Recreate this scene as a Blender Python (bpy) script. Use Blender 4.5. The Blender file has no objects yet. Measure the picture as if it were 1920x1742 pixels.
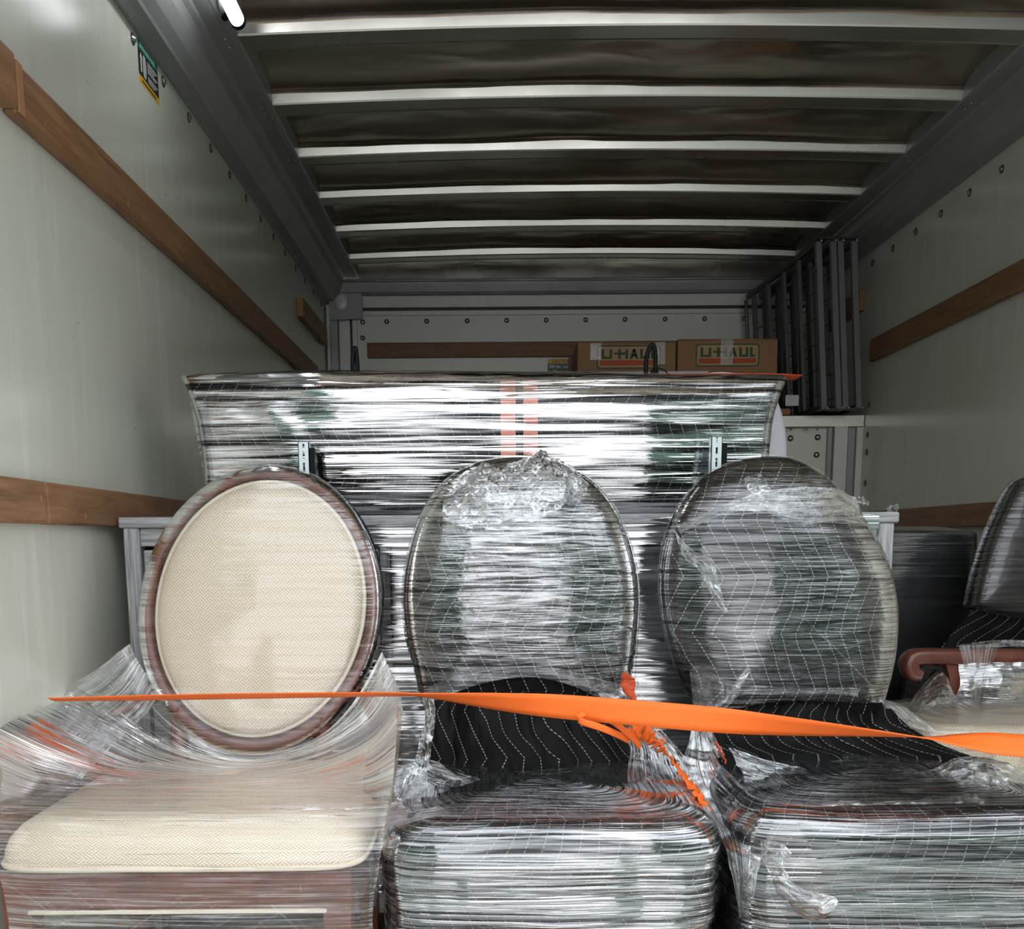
import bpy, bmesh, math, random, bisect
from mathutils import Vector, Matrix, noise, Euler
random.seed(7)
C = bpy.context.scene.collection
sc = bpy.context.scene
# ------------------------------------------------------------------ camera
F = 1900.0; EZ = 0.91; TH = math.radians(9.0); ROLL = math.radians(0.4)
CY = 1015 + F*math.tan(TH); CX = 922.3
cd = bpy.data.cameras.new('camera'); cam = bpy.data.objects.new('camera', cd); C.objects.link(cam)
R = Matrix.Rotation(math.pi/2-TH, 4, 'X') @ Matrix.Rotation(-ROLL, 4, 'Z')
cam.matrix_world = Matrix.Translation((0, 0, EZ)) @ R
cd.sensor_fit = 'HORIZONTAL'; cd.sensor_width = 36; cd.lens = 36*F/1920
cd.shift_x = (960-CX)/1920; cd.shift_y = (CY-871)/1920
cd.clip_start = 0.05
sc.camera = cam
R3 = R.to_3x3()
# ------------------------------------------------------------------ light, sky, exposure
sc.view_settings.view_transform = 'Standard'; sc.view_settings.look = 'None'
sc.view_settings.gamma = 1; sc.view_settings.use_curve_mapping = False
sc.view_settings.exposure = 0.66
w = bpy.data.worlds.new('sky'); sc.world = w; w.use_nodes = True
nt = w.node_tree; nt.nodes.clear()
tc = nt.nodes.new('ShaderNodeTexCoord'); sp = nt.nodes.new('ShaderNodeSeparateXYZ')
cr = nt.nodes.new('ShaderNodeValToRGB'); bg = nt.nodes.new('ShaderNodeBackground'); wo = nt.nodes.new('ShaderNodeOutputWorld')
nt.links.new(tc.outputs['Generated'], sp.inputs[0]); nt.links.new(sp.outputs['Z'], cr.inputs[0])
e = cr.color_ramp.elements
e[0].position = 0.0; e[0].color = (.98, .99, 1.0, 1); e[1].position = 0.7; e[1].color = (.90, .95, 1.0, 1)
nt.links.new(cr.outputs[0], bg.inputs[0]); bg.inputs[1].default_value = 1.75
nt.links.new(bg.outputs[0], wo.inputs[0])
sc.cycles.transparent_max_bounces = 24
sc.cycles.max_bounces = 8; sc.cycles.diffuse_bounces = 4; sc.cycles.glossy_bounces = 4
sc.cycles.caustics_reflective = True
# ------------------------------------------------------------------ pixel rays
def ray(px, py):
    return (R3 @ Vector(((px-CX)/F, -(py-CY)/F, -1.0)))
def onY(px, py, Y):
    r = ray(px, py); t = Y/r.y; return Vector((r.x*t, Y, EZ+r.z*t))
def onX(px, py, X):
    r = ray(px, py); t = X/r.x; return Vector((X, r.y*t, EZ+r.z*t))
def onZ(px, py, Z):
    r = ray(px, py); t = (Z-EZ)/r.z; return Vector((r.x*t, r.y*t, Z))
# ------------------------------------------------------------------ node material helper
class NT:
    def __init__(s, name):
        s.m = bpy.data.materials.new(name); s.m.use_nodes = True
        s.t = s.m.node_tree; s.t.nodes.clear()
        s.out = s.t.nodes.new('ShaderNodeOutputMaterial')
    def n(s, typ, **kw):
        nd = s.t.nodes.new('ShaderNode'+typ)
        for k, v in kw.items():
            if k.startswith('i_'):
                nd.inputs[k[2:].replace('_', ' ')].default_value = v
            else: setattr(nd, k, v)
        return nd
    def l(s, a, b): s.t.links.new(a, b)
    def math(s, op, a, b=None, c=None, clamp=False):
        nd = s.t.nodes.new('ShaderNodeMath'); nd.operation = op; nd.use_clamp = clamp
        for i, v in enumerate((a, b, c)):
            if v is None: continue
            if isinstance(v, (int, float)): nd.inputs[i].default_value = v
            else: s.l(v, nd.inputs[i])
        return nd.outputs[0]
    def coord(s, kind='Object', scale=(1, 1, 1), rot=(0, 0, 0)):
        t = s.n('TexCoord'); mp = s.n('Mapping'); mp.inputs['Scale'].default_value = scale
        mp.inputs['Rotation'].default_value = rot
        s.l(t.outputs[kind], mp.inputs[0]); return mp.outputs[0]
    def noise(s, vec, scale=5, detail=3, rough=.5, dist=0):
        nd = s.n('TexNoise'); nd.inputs['Scale'].default_value = scale; nd.inputs['Detail'].default_value = detail
        nd.inputs['Roughness'].default_value = rough; nd.inputs['Distortion'].default_value = dist
        s.l(vec, nd.inputs['Vector']); return nd.outputs['Fac']
    def ramp(s, fac, stops):
        nd = s.n('ValToRGB'); els = nd.color_ramp.elements
        while len(els) > 1: els.remove(els[-1])
        els[0].position = stops[0][0]; c = stops[0][1]; els[0].color = (*c, 1) if len(c) == 3 else c
        for p, c in stops[1:]:
            q = els.new(p); q.color = (*c, 1) if len(c) == 3 else c
        s.l(fac, nd.inputs[0]); return nd.outputs[0]
    def mr(s, v, a, b, c, d):
        nd = s.n('MapRange'); nd.clamp = True
        s.l(v, nd.inputs[0])
        for i, x in enumerate((a, b, c, d)): nd.inputs[i+1].default_value = x
        return nd.outputs[0]
    def bump(s, h, strength=.3, dist=.01, normal=None):
        nd = s.n('Bump'); nd.inputs['Strength'].default_value = strength; nd.inputs['Distance'].default_value = dist
        s.l(h, nd.inputs['Height'])
        if normal is not None: s.l(normal, nd.inputs['Normal'])
        return nd.outputs[0]
    def mix(s, fac, a, b):
        nd = s.n('Mix', data_type='RGBA')
        if isinstance(fac, (int, float)): nd.inputs[0].default_value = fac
        else: s.l(fac, nd.inputs[0])
        for i, v in ((6, a), (7, b)):
            if isinstance(v, tuple): nd.inputs[i].default_value = (*v, 1) if len(v) == 3 else v
            else: s.l(v, nd.inputs[i])
        return nd.outputs[2]
    def prin(s, col, rough=.5, metal=0, normal=None, spec=.5, coat=0, coat_rough=.1):
        p = s.n('BsdfPrincipled')
        for nm, v in (('Base Color', col), ('Roughness', rough), ('Metallic', metal)):
            if isinstance(v, tuple): p.inputs[nm].default_value = (*v, 1) if len(v) == 3 else v
            elif isinstance(v, (int, float)): p.inputs[nm].default_value = v
            else: s.l(v, p.inputs[nm])
        p.inputs['Specular IOR Level'].default_value = spec
        p.inputs['Coat Weight'].default_value = coat; p.inputs['Coat Roughness'].default_value = coat_rough
        if normal is not None: s.l(normal, p.inputs['Normal'])
        return p.outputs[0]
    def done(s, sh): s.l(sh, s.out.inputs[0]); return s.m

def plain(name, col, rough=.5, metal=0, spec=.5, var=.12, bump=.1, scale=30):
    a = NT(name); v = a.coord(); n = a.noise(v, scale, 4)
    c = a.mix(n, tuple(x*(1-var) for x in col), tuple(min(1, x*(1+var)) for x in col))
    return a.done(a.prin(c, rough, metal, a.bump(n, bump, .002), spec))

M = {}
# fibreglass wall lining: pale grey green, glossy, scuffed
def wall_mat(name, col, rough=.22):
    a = NT(name); v = a.coord()
    big = a.noise(v, 1.2, 4, .6)
    c = a.mix(big, tuple(x*.92 for x in col), tuple(x*1.05 for x in col))
    warm = a.noise(a.coord('Object', (1, .8, .8)), 1.7, 3)
    c = a.mix(a.math('MULTIPLY', warm, .30), c, (col[0]*1.02, col[1]*1.02, col[2]*.90))
    streak = a.noise(a.coord('Object', (1, 11, 1.0), (.16, 0, 0)), 2.2, 4, .55)
    c = a.mix(a.mr(streak, .55, .78, 0, .34), c, (.84, .85, .83))
    streak2 = a.noise(a.coord('Object', (1, 16, .9), (-.10, 0, 0)), 2.0, 3, .55)
    c = a.mix(a.mr(streak2, .58, .80, 0, .22), c, (.42, .43, .40))
    gate = a.mr(a.noise(v, 2.6, 2), .50, .60, 0, 1)
    for rot, sc_ in ((.5, (1, 10, 55)), (-.9, (1, 14, 70))):
        d_ = a.noise(a.coord('Object', sc_, (rot, 0, 0)), 1.3, 2, .5)
        c = a.mix(a.math('MULTIPLY', a.mr(d_, .735, .765, 0, .75), gate), c, (.13, .12, .12))
    r = rough
    h = a.noise(v, 7, 3); h2 = a.noise(v, 90, 2)
    nb = a.bump(h2, .06, .001, a.bump(h, .06, .01))
    return a.done(a.prin(c, r, 0, nb, .55))
M['wall'] = wall_mat('fibreglass_lining', (.60, .61, .54), .23)
M['wall_white'] = wall_mat('white_panel', (.70, .70, .65), .3)
M['trimwhite'] = plain('white_painted_metal', (.66, .66, .62), .4, .1)
def metal_mat(name, col, rough, aniso_scale=(1, 1, 1), bump=.1, metal=.9, bs=12, spec=.5):
    a = NT(name); v = a.coord('Object', aniso_scale)
    n = a.noise(v, bs, 5, .6); n2 = a.noise(a.coord(), 2.0, 4, .6)
    c = a.mix(n, tuple(x*.75 for x in col), tuple(min(1, x*1.15) for x in col))
    r = a.mr(n2, .3, .7, rough*.7, rough*1.4)
    spk = a.noise(a.coord(), 160, 2, .6)
    c = a.mix(a.mr(spk, .72, .78, 0, .5), c, tuple(min(1, x*2.2) for x in col))
    return a.done(a.prin(c, r, metal, a.bump(n, bump, .003), spec))
M['cove'] = metal_mat('dull_grey_extrusion', (.30, .305, .30), .38, (1, .3, 1), .06, .35)
M['bow'] = metal_mat('roof_bow_aluminium', (.49, .48, .44), .26, (.15, 1, 1), .08, .92)
a = NT('roof_sheet_metal'); v = a.coord()
n = a.noise(a.coord('Object', (1, 2.2, 1)), 1.6, 5, .6); n3 = a.noise(v, 1.1, 3)
sc1 = a.noise(a.coord('Object', (50, 9, 1), (0, 0, .9)), 1.0, 3, .6)
c = a.mix(n, (.30, .26, .21), (.56, .49, .41))
c = a.mix(a.mr(sc1, .70, .76, 0, .35), c, (.65, .62, .56))
M['roof'] = a.done(a.prin(c, a.mr(n3, .3, .7, .15, .30), .95, a.bump(n, .16, .012), .5))
# batten wood
def wood_mat(name, c1, c2, c3, sc_, rough=.5, coat=0.0):
    a = NT(name); v = a.coord('Object', sc_)
    n = a.noise(v, 6, 6, .62, .6); n2 = a.noise(a.coord('Object', (1, 1, 1)), 3, 3)
    c = a.ramp(n, [(.28, c1), (.5, c2), (.72, c3)])
    c = a.mix(a.math('MULTIPLY', n2, .5), c, c1)
    s_ = a.noise(a.coord('Object', (40, 40, 14), (.7, 0, 0)), 1.5, 2)
    c = a.mix(a.mr(s_, .72, .75, 0, .45), c, tuple(min(1, x*2.1) for x in c3))
    return a.done(a.prin(c, rough, 0, a.bump(n, .2, .003), .4, coat))
M['batten'] = wood_mat('worn_batten_wood', (.15, .070, .030), (.28, .140, .064), (.38, .21, .105), (10, 1.0, 12), .5)
M['batten_x'] = wood_mat('attic_batten_wood', (.14, .065, .022), (.22, .105, .04), (.30, .15, .07), (1.0, 10, 12), .5)
M['batten_end'] = plain('batten_end_grain', (.34, .17, .07), .6)
M['mahogany'] = wood_mat('mahogany', (.085, .023, .014), (.155, .043, .026), (.22, .072, .045), (4, 4, 2.0), .3, .3)
# grey wood-grain laminate (dresser)
def grey_wood(name, sc_):
    a = NT(name); v = a.coord('Object', sc_)
    n = a.noise(v, 7, 8, .68, .8)
    c = a.ramp(n, [(.30, (.13, .135, .145)), (.48, (.34, .345, .355)), (.62, (.50, .505, .515)), (.8, (.64, .64, .65))])
    return a.done(a.prin(c, .45, 0, a.bump(n, .12, .002), .4))
M['greyv'] = grey_wood('grey_oak_laminate_upright', (18, 18, 1.1))
M['greyh'] = grey_wood('grey_oak_laminate_flat', (1.1, 14, 18))
# basket weave upholstery
a = NT('cream_basket_weave'); t = a.n('TexCoord'); mp = a.n('Mapping'); mp.inputs['Rotation'].default_value = (0, 0, math.radians(45))
mp.inputs['Scale'].default_value = (72, 72, 72)
a.l(t.outputs['UV'], mp.inputs[0]); s_ = a.n('SeparateXYZ'); a.l(mp.outputs[0], s_.inputs[0])
x, y = s_.outputs[0], s_.outputs[1]
par = a.math('MODULO', a.math('ABSOLUTE', a.math('ADD', a.math('FLOOR', x), a.math('FLOOR', y))), 2)
fx = a.math('ABSOLUTE', a.math('SUBTRACT', a.math('FRACT', a.math('MULTIPLY', x, 3)), .5))
fy = a.math('ABSOLUTE', a.math('SUBTRACT', a.math('FRACT', a.math('MULTIPLY', y, 3)), .5))
st = a.math('ADD', a.math('MULTIPLY', fx, par), a.math('MULTIPLY', fy, a.math('SUBTRACT', 1.0, par)))
stm = a.mr(st, .12, .34, 0, 1)
c = a.mix(stm, (.52, .41, .28), (.79, .71, .60))
fib = a.noise(a.coord('UV', (1, 1, 1)), 400, 2)
c = a.mix(a.math('MULTIPLY', fib, .3), c, (.70, .60, .47))
M['cream'] = a.done(a.prin(c, .85, 0, a.bump(stm, .35, .0015), .2))
M['cream_plain'] = plain('cream_piping', (.72, .63, .50), .8, 0, .2)
# moving quilt: black with white dashed chevron stitching
def quilt(name, base=(.0042, .0040, .0040), spacing=.030, amp=.030, period=.105, rough=.75, stitch=(.36, .36, .36)):
    a = NT(name); t = a.n('TexCoord'); s_ = a.n('SeparateXYZ'); a.l(t.outputs['UV'], s_.inputs[0])
    x, y = s_.outputs[0], s_.outputs[1]
    wob = a.noise(a.coord('UV'), 5, 2)
    x = a.math('ADD', x, a.math('MULTIPLY', wob, .07))
    z = a.math('PINGPONG', y, period)
    u = a.math('DIVIDE', a.math('ADD', x, a.math('MULTIPLY', z, amp/period*1.6)), spacing)
    fr = a.math('FRACT', u)
    d = a.math('ABSOLUTE', a.math('SUBTRACT', fr, .5))
    line = a.math('LESS_THAN', d, .028)
    dash = a.math('LESS_THAN', a.math('FRACT', a.math('MULTIPLY', y, 150)), .62)
    m = a.math('MULTIPLY', line, dash)
    wr = a.noise(a.coord('UV'), 14, 4, .6, .4)
    puff = a.math('POWER', a.math('SUBTRACT', 1.0, a.math('MULTIPLY', a.math('SUBTRACT', .5, d), 2)), .5)
    fold = a.noise(a.coord('UV', (9, 3, 1)), 3, 4, .55, .5)
    nb = a.bump(wr, .35, .006, a.bump(puff, .4, .006, a.bump(fold, .5, .02)))
    c = a.mix(wr, tuple(v*.7 for v in base), tuple(v*1.5 for v in base))
    c = a.mix(a.math('MULTIPLY', m, .7), c, stitch)
    return a.done(a.prin(c, rough, 0, nb, .12))
M['quilt'] = quilt('black_moving_quilt')
M['quilt_side'] = quilt('black_moving_quilt_side', rough=.6)
# stretch film.  u = along the pull, v = across; vertex attribute 'den' = layers / whiteness
def film(name, fu=2.5, fv=55, tint=(.80, .83, .86), gloss=.10, fres=1.3, rough=.08, den=1.0, bump=1.0, bd=.003, lo=.50, hi=.70, wr=.0, wrs=9, turb=.5, base=.03, gvar=.5, cross=0.0):
    a = NT(name)
    v1 = a.coord('UV', (fu, fv, 1)); v2 = a.coord('UV', (fu*2.3, fv*2.6, 1))
    n1 = a.noise(v1, 1, 2, .45, turb); n2 = a.noise(v2, 1, 2, .5, turb*.5)
    n3 = a.noise(a.coord('UV'), wrs, 5, .62, 1.2)
    n4 = a.noise(a.coord('UV', (fu*1.3, fv*.12, 1)), 1, 3, .6, .8)
    rid = a.math('SUBTRACT', 1.0, a.math('MULTIPLY', a.math('ABSOLUTE', a.math('SUBTRACT', n3, .5)), 2))
    h = a.math('ADD', n1, a.math('MULTIPLY', n2, .30))
    h = a.math('ADD', h, a.math('MULTIPLY', n4, 1.2))
    h = a.math('ADD', h, a.math('MULTIPLY', rid, wr*2.5))
    nb = a.bump(h, bump, bd)
    at = a.n('Attribute', attribute_name='den')
    s1 = a.mr(a.math('ADD', a.math('MULTIPLY', n1, .5), a.math('MULTIPLY', n2, .5)), lo, hi, 0, 1)
    rl = a.mr(rid, .93, .99, 0, wr)
    patch = a.mr(n4, .38, .66, .12, 1)
    op = a.math('MULTIPLY', a.math('ADD', s1, rl), patch)
    if cross:
        for an, sc_ in ((.55, 1.0), (-.8, .8)):
            vx = a.coord('UV', (fu*2.2, fv*2.4*sc_, 1), (0, 0, 0))
            mp0 = a.n('Mapping'); mp0.vector_type = 'POINT'; tcx = a.n('TexCoord'); mp0.inputs['Rotation'].default_value = (0, 0, an); a.l(tcx.outputs['UV'], mp0.inputs[0])
            mp1 = a.n('Mapping'); mp1.inputs['Scale'].default_value = (fu*2.0, fv*2.6*sc_, 1); a.l(mp0.outputs[0], mp1.inputs[0])
            nx = a.noise(mp1.outputs[0], 1, 2, .5, .6)
            op = a.math('ADD', op, a.math('MULTIPLY', a.mr(nx, .60, .68, 0, cross), a.mr(n4, .40, .60, .2, 1)))
    op = a.math('MULTIPLY', a.math('ADD', op, base), a.math('MULTIPLY', at.outputs['Fac'], den), clamp=True)
    tr = a.n('BsdfTransparent'); tr.inputs[0].default_value = (.97, .975, .98, 1)
    df = a.n('BsdfDiffuse'); df.inputs['Color'].default_value = (*tint, 1)
    a.l(nb, df.inputs['Normal'])
    m1 = a.n('MixShader'); a.l(op, m1.inputs[0]); a.l(tr.outputs[0], m1.inputs[1]); a.l(df.outputs[0], m1.inputs[2])
    gl = a.n('BsdfGlossy'); gl.inputs['Roughness'].default_value = rough; gl.inputs[0].default_value = (.97, .98, 1, 1); a.l(nb, gl.inputs['Normal'])
    fr = a.n('Fresnel'); fr.inputs[0].default_value = 1.45; a.l(nb, fr.inputs['Normal'])
    gm = a.mr(a.math('ADD', a.math('MULTIPLY', n1, .6), a.math('MULTIPLY', n2, .4)), .40, .56, 1-gvar, 1+gvar*.4)
    g = a.math('ADD', a.math('MULTIPLY', fr.outputs[0], fres), gloss)
    g = a.math('MULTIPLY', g, gm)
    g = a.math('MULTIPLY', g, a.math('ADD', a.math('MULTIPLY', at.outputs['Fac'], .6), .4), clamp=True)
    m2 = a.n('MixShader'); a.l(g, m2.inputs[0]); a.l(m1.outputs[0], m2.inputs[1]); a.l(gl.outputs[0], m2.inputs[2])
    return a.done(m2.outputs[0])
M['film'] = film('stretch_film')
M['film_dark'] = film('film_over_dark_goods', fu=2.5, fv=110, gloss=.035, fres=.8, rough=.12, den=.12, bd=.002, lo=.52, hi=.75, wr=.05, cross=.15)
M['film_silver'] = film('silvery_crinkled_film', fu=9, fv=70, gloss=.30, fres=1.6, rough=.10, den=.7, bd=.004, turb=1.2, lo=.46, hi=.64, wr=.1, base=.08, cross=.5)
M['film_seat'] = film('film_round_seat', fu=2.2, fv=85, gloss=.38, fres=2.0, rough=.08, den=.50, bd=.0032, turb=1.2, lo=.48, hi=.70, base=.05, gvar=.85, cross=.25)
M['film_bundle'] = film('film_wound_round_bundle', fu=1.6, fv=60, gloss=.50, fres=2.4, rough=.05, den=.18, bd=.004, turb=.9, lo=.50, hi=.75, base=.02, gvar=.95)
M['film_back_dark'] = film('thin_film_over_back', fu=4, fv=120, gloss=.13, fres=1.1, rough=.08, den=.22, bd=.0016, turb=1.4, lo=.50, hi=.70, wr=.08, gvar=.7, cross=.18)
M['film_tight'] = film('tight_stretch_film', fu=1.6, fv=70, gloss=.42, fres=2.4, rough=.07, den=.55, bump=1.0, bd=.010, turb=.8, lo=.5, hi=.8)
M['film_back'] = film('film_over_back', fu=6, fv=120, gloss=.22, fres=1.5, rough=.07, den=.34, bd=.0018, turb=1.4, lo=.50, hi=.70, wr=.08, gvar=.85, cross=.5)
M['film_clear'] = film('clear_stretch_film', fu=3, fv=110, gloss=.07, fres=.9, rough=.09, den=.32, bd=.0014, base=.03, lo=.53, hi=.72, cross=.35)
M['film_dresser'] = film('film_over_dresser', fu=.9, fv=75, gloss=.50, fres=1.8, rough=.05, den=.25, bd=.003, lo=.5, hi=.75, gvar=.9)
M['film_drape'] = film('draped_stretch_film', fu=2.2, fv=120, gloss=.08, fres=.9, rough=.10, den=.66, bd=.0028, turb=1.3, lo=.50, hi=.64, wr=.06, base=.06, tint=(.86, .85, .82), cross=.30, gvar=.7)
M['film_crumple'] = film('crumpled_film', fu=10, fv=70, gloss=.07, fres=1.3, rough=.06, den=.30, bd=.0030, turb=1.6, lo=.50, hi=.68, wr=.35, wrs=34, base=.02, cross=1.0, gvar=.7)
M['orange'] = plain('orange_webbing', (.95, .165, .022), .55, 0, .3, .06, .2, 90)
M['orange_dark'] = plain('red_orange_webbing', (.62, .09, .03), .5, 0, .3, .15)
M['red_tape'] = plain('faded_red_tape', (.78, .24, .16), .35, 0, .5)
M['black'] = plain('black_plastic', (.004, .004, .005), .5, 0, .15)
M['rack'] = plain('grey_powder_coat', (.135, .14, .135), .45, .2)
M['rack_shaded'] = plain('grey_powder_coat_shaded', (.085, .088, .086), .5, .2)  # same grey coat, depth shade put into the colour of the inner slats
M['rack_dark'] = plain('dark_powder_coat', (.035, .036, .036), .4, .3)
M['zinc'] = plain('zinc_plated_steel', (.66, .76, .78), .35, .15, .5)
M['steel'] = plain('steel_bolt', (.42, .42, .40), .3, .9)
M['boltdark'] = plain('bolt_washer_grime', (.05, .048, .04), .5, .5)
a = NT('cardboard'); v = a.coord(); n = a.noise(a.coord('Object', (1, 1, 26)), 3, 4); n2 = a.noise(v, 5, 4)
c = a.mix(n, (.27, .155, .078), (.34, .205, .11)); c = a.mix(a.math('MULTIPLY', n2, .4), c, (.27, .15, .08))
M['cardboard'] = a.done(a.prin(c, .8, 0, a.bump(n, .1, .001), .2))
M['ink_green'] = plain('printed_green', (.035, .085, .03), .7)
M['ink_orange'] = plain('printed_orange', (.42, .075, .022), .7)
M['ink_field'] = plain('printed_pale_field', (.42, .28, .165), .7)
M['paper'] = plain('paper', (.62, .62, .60), .7)
M['black_wrap'] = plain('black_sheet_wrap', (.006, .006, .007), .5)
M['white'] = plain('white_board', (.66, .67, .70), .5)
M['sheet'] = plain('pale_lilac_cover', (.62, .63, .68), .6)
M['st_green'] = plain('sticker_green', (.012, .16, .12), .4); M['st_pale'] = plain('sticker_pale_green', (.30, .55, .46), .4)
M['st_black'] = plain('sticker_black', (.010, .010, .014), .35); M['st_yellow'] = plain('sticker_yellow', (.70, .40, .02), .4)
M['st_white'] = plain('sticker_white', (.62, .64, .63), .4)
M['pack_tape'] = film('packing_tape', fu=2, fv=10, gloss=.05, fres=.6, rough=.2, den=.35, bump=.2, base=.6)
a = NT('led_tube'); em = a.n('Emission'); em.inputs[0].default_value = (.93, .97, 1, 1); em.inputs[1].default_value = 7
M['led'] = a.done(em.outputs[0])
M['asphalt'] = plain('concrete_yard', (.42, .42, .40), .9, 0, .2, .15, .3, 8)
a = NT('floor_planks'); n = a.noise(a.coord('Object', (8, .8, 1)), 5, 5); c = a.ramp(n, [(.3, (.10, .06, .035)), (.7, (.22, .145, .09))])
M['unseen_green'] = plain('dull_green_unseen_wall', (.10, .15, .12), .8, 0, .2, .35, .3, 3)  # dull green of the added walls out of view
M['floor'] = a.done(a.prin(c, .6, 0, a.bump(n, .2, .003), .3))

# ------------------------------------------------------------------ mesh helpers
def link(name, me, mat, parent=None, smooth=False):
    o = bpy.data.objects.new(name, me); C.objects.link(o)
    if mat is not None and len(me.materials) == 0: me.materials.append(mat)
    if smooth: me.polygons.foreach_set('use_smooth', [True]*len(me.polygons))
    if parent is not None:
        o.parent = parent; o.matrix_parent_inverse = parent.matrix_world.inverted()
    return o
def bmo(name, bm, mat, parent=None, smooth=False):
    me = bpy.data.meshes.new(name); bmesh.ops.recalc_face_normals(bm, faces=bm.faces[:]); bm.to_mesh(me); bm.free()
    return link(name, me, mat, parent, smooth)
def thing(name, label, cat, loc=(0, 0, 0), group=None):
    o = bpy.data.objects.new(name, None); C.objects.link(o); o.location = loc; o.empty_display_size = .1
    o.matrix_world = Matrix.Translation(loc)
    o['label'] = label; o['category'] = cat
    if group: o['group'] = group
    return o
def tag(o, label, cat, group=None):
    o['label'] = label; o['category'] = cat
    if group: o['group'] = group
    return o
def struct(o): o['kind'] = 'structure'; return o
def box(bm, lo, hi, bev=0, seg=1, rot=None, piv=None):
    r = bmesh.ops.create_cube(bm, size=1); vs = r['verts']
    lo = Vector(lo); hi = Vector(hi); c = (lo+hi)/2; d = hi-lo
    for v in vs: v.co = Vector((v.co.x*d.x, v.co.y*d.y, v.co.z*d.z))+c
    if bev:
        es = list({e for v in vs for e in v.link_edges})
        r2 = bmesh.ops.bevel(bm, geom=es, offset=bev, segments=seg, affect='EDGES', profile=.5)
        vs = list({v for f in r2['faces'] for v in f.verts} | {v for v in vs if v.is_valid})
    if rot is not None:
        p = Vector(piv) if piv is not None else c
        for v in vs: v.co = rot @ (v.co-p) + p
    return vs
def boxo(name, lo, hi, mat, parent=None, bev=0, seg=1, rot=None, piv=None):
    bm = bmesh.new(); box(bm, lo, hi, bev, seg, rot, piv); return bmo(name, bm, mat, parent)
def tube_bm(bm, pts, rad, n=8, cap=True):
    pts = [Vector(p) for p in pts]; rings = []
    up = Vector((0, 0, 1))
    for i, p in enumerate(pts):
        t = (pts[min(i+1, len(pts)-1)]-pts[max(i-1, 0)]).normalized()
        a_ = t.cross(up)
        if a_.length < .1: a_ = t.cross(Vector((0, 1, 0)))
        a_.normalize(); b_ = t.cross(a_).normalized()
        r = rad(i/(len(pts)-1)) if callable(rad) else rad
        rings.append([bm.verts.new(p+(a_*math.cos(2*math.pi*k/n)+b_*math.sin(2*math.pi*k/n))*r) for k in range(n)])
    for i in range(len(rings)-1):
        for k in range(n):
            bm.faces.new((rings[i][k], rings[i][(k+1) % n], rings[i+1][(k+1) % n], rings[i+1][k]))
    if cap:
        bm.faces.new(rings[0]); bm.faces.new(rings[-1])
def tubeo(name, pts, rad, mat, parent=None, n=8):
    bm = bmesh.new(); tube_bm(bm, pts, rad, n); return bmo(name, bm, mat, parent, True)
def cr_(p0, p1, p2, p3, t):
    t2 = t*t; t3 = t2*t
    return tuple(.5*((2*b)+(-a_+c)*t+(2*a_-5*b+4*c-d)*t2+(-a_+3*b-3*c+d)*t3) for a_, b, c, d in zip(p0, p1, p2, p3))
def spline(pts, n, closed=False):
    out = []; m = len(pts)
    segs = m if closed else m-1
    for i in range(n if closed else n+1):
        f = i/n*segs; k = min(int(f), segs-1); t = f-k
        if closed: q = [pts[(k+j) % m] for j in (-1, 0, 1, 2)]
        else: q = [pts[max(0, min(m-1, k+j))] for j in (-1, 0, 1, 2)]
        out.append(cr_(*q, t))
    return out
def grid(name, P, mat, parent=None, uv=None, den=None, closed=False, smooth=True, solid=0):
    """P[i][j] Vectors; uv[i][j]; den[i][j]."""
    n = len(P); m = len(P[0]); vs = [p for row in P for p in row]; fs = []; fuv = []
    for i in range(n-1):
        for j in range(m if closed else m-1):
            j2 = (j+1) % m
            fs.append((i*m+j, i*m+j2, (i+1)*m+j2, (i+1)*m+j))
            if uv:
                def U(a_, b_):
                    u = uv[a_][b_ % m]
                    if closed and b_ == m: u = (uv[a_][m-1][0]*2-uv[a_][m-2][0], uv[a_][m-1][1]*2-uv[a_][m-2][1])
                    return u
                fuv += [U(i, j), U(i, j+1), U(i+1, j+1), U(i+1, j)]
    me = bpy.data.meshes.new(name); me.from_pydata([tuple(v) for v in vs], [], fs)
    if uv:
        l = me.uv_layers.new(name='UVMap')
        flat = [c for q in fuv for c in q]; l.data.foreach_set('uv', flat)
    at = me.attributes.new('den', 'FLOAT', 'POINT')
    at.data.foreach_set('value', [x for r in den for x in r] if den else [1.0]*len(vs))
    me.update()
    o = link(name, me, mat, parent, smooth)
    if solid:
        md = o.modifiers.new('thickness', 'SOLIDIFY'); md.thickness = solid; md.offset = -1
    return o
def fbm(p, s=1, o=3):
    return noise.fractal(Vector(p)*s, 1.0, 2.0, o)
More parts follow.
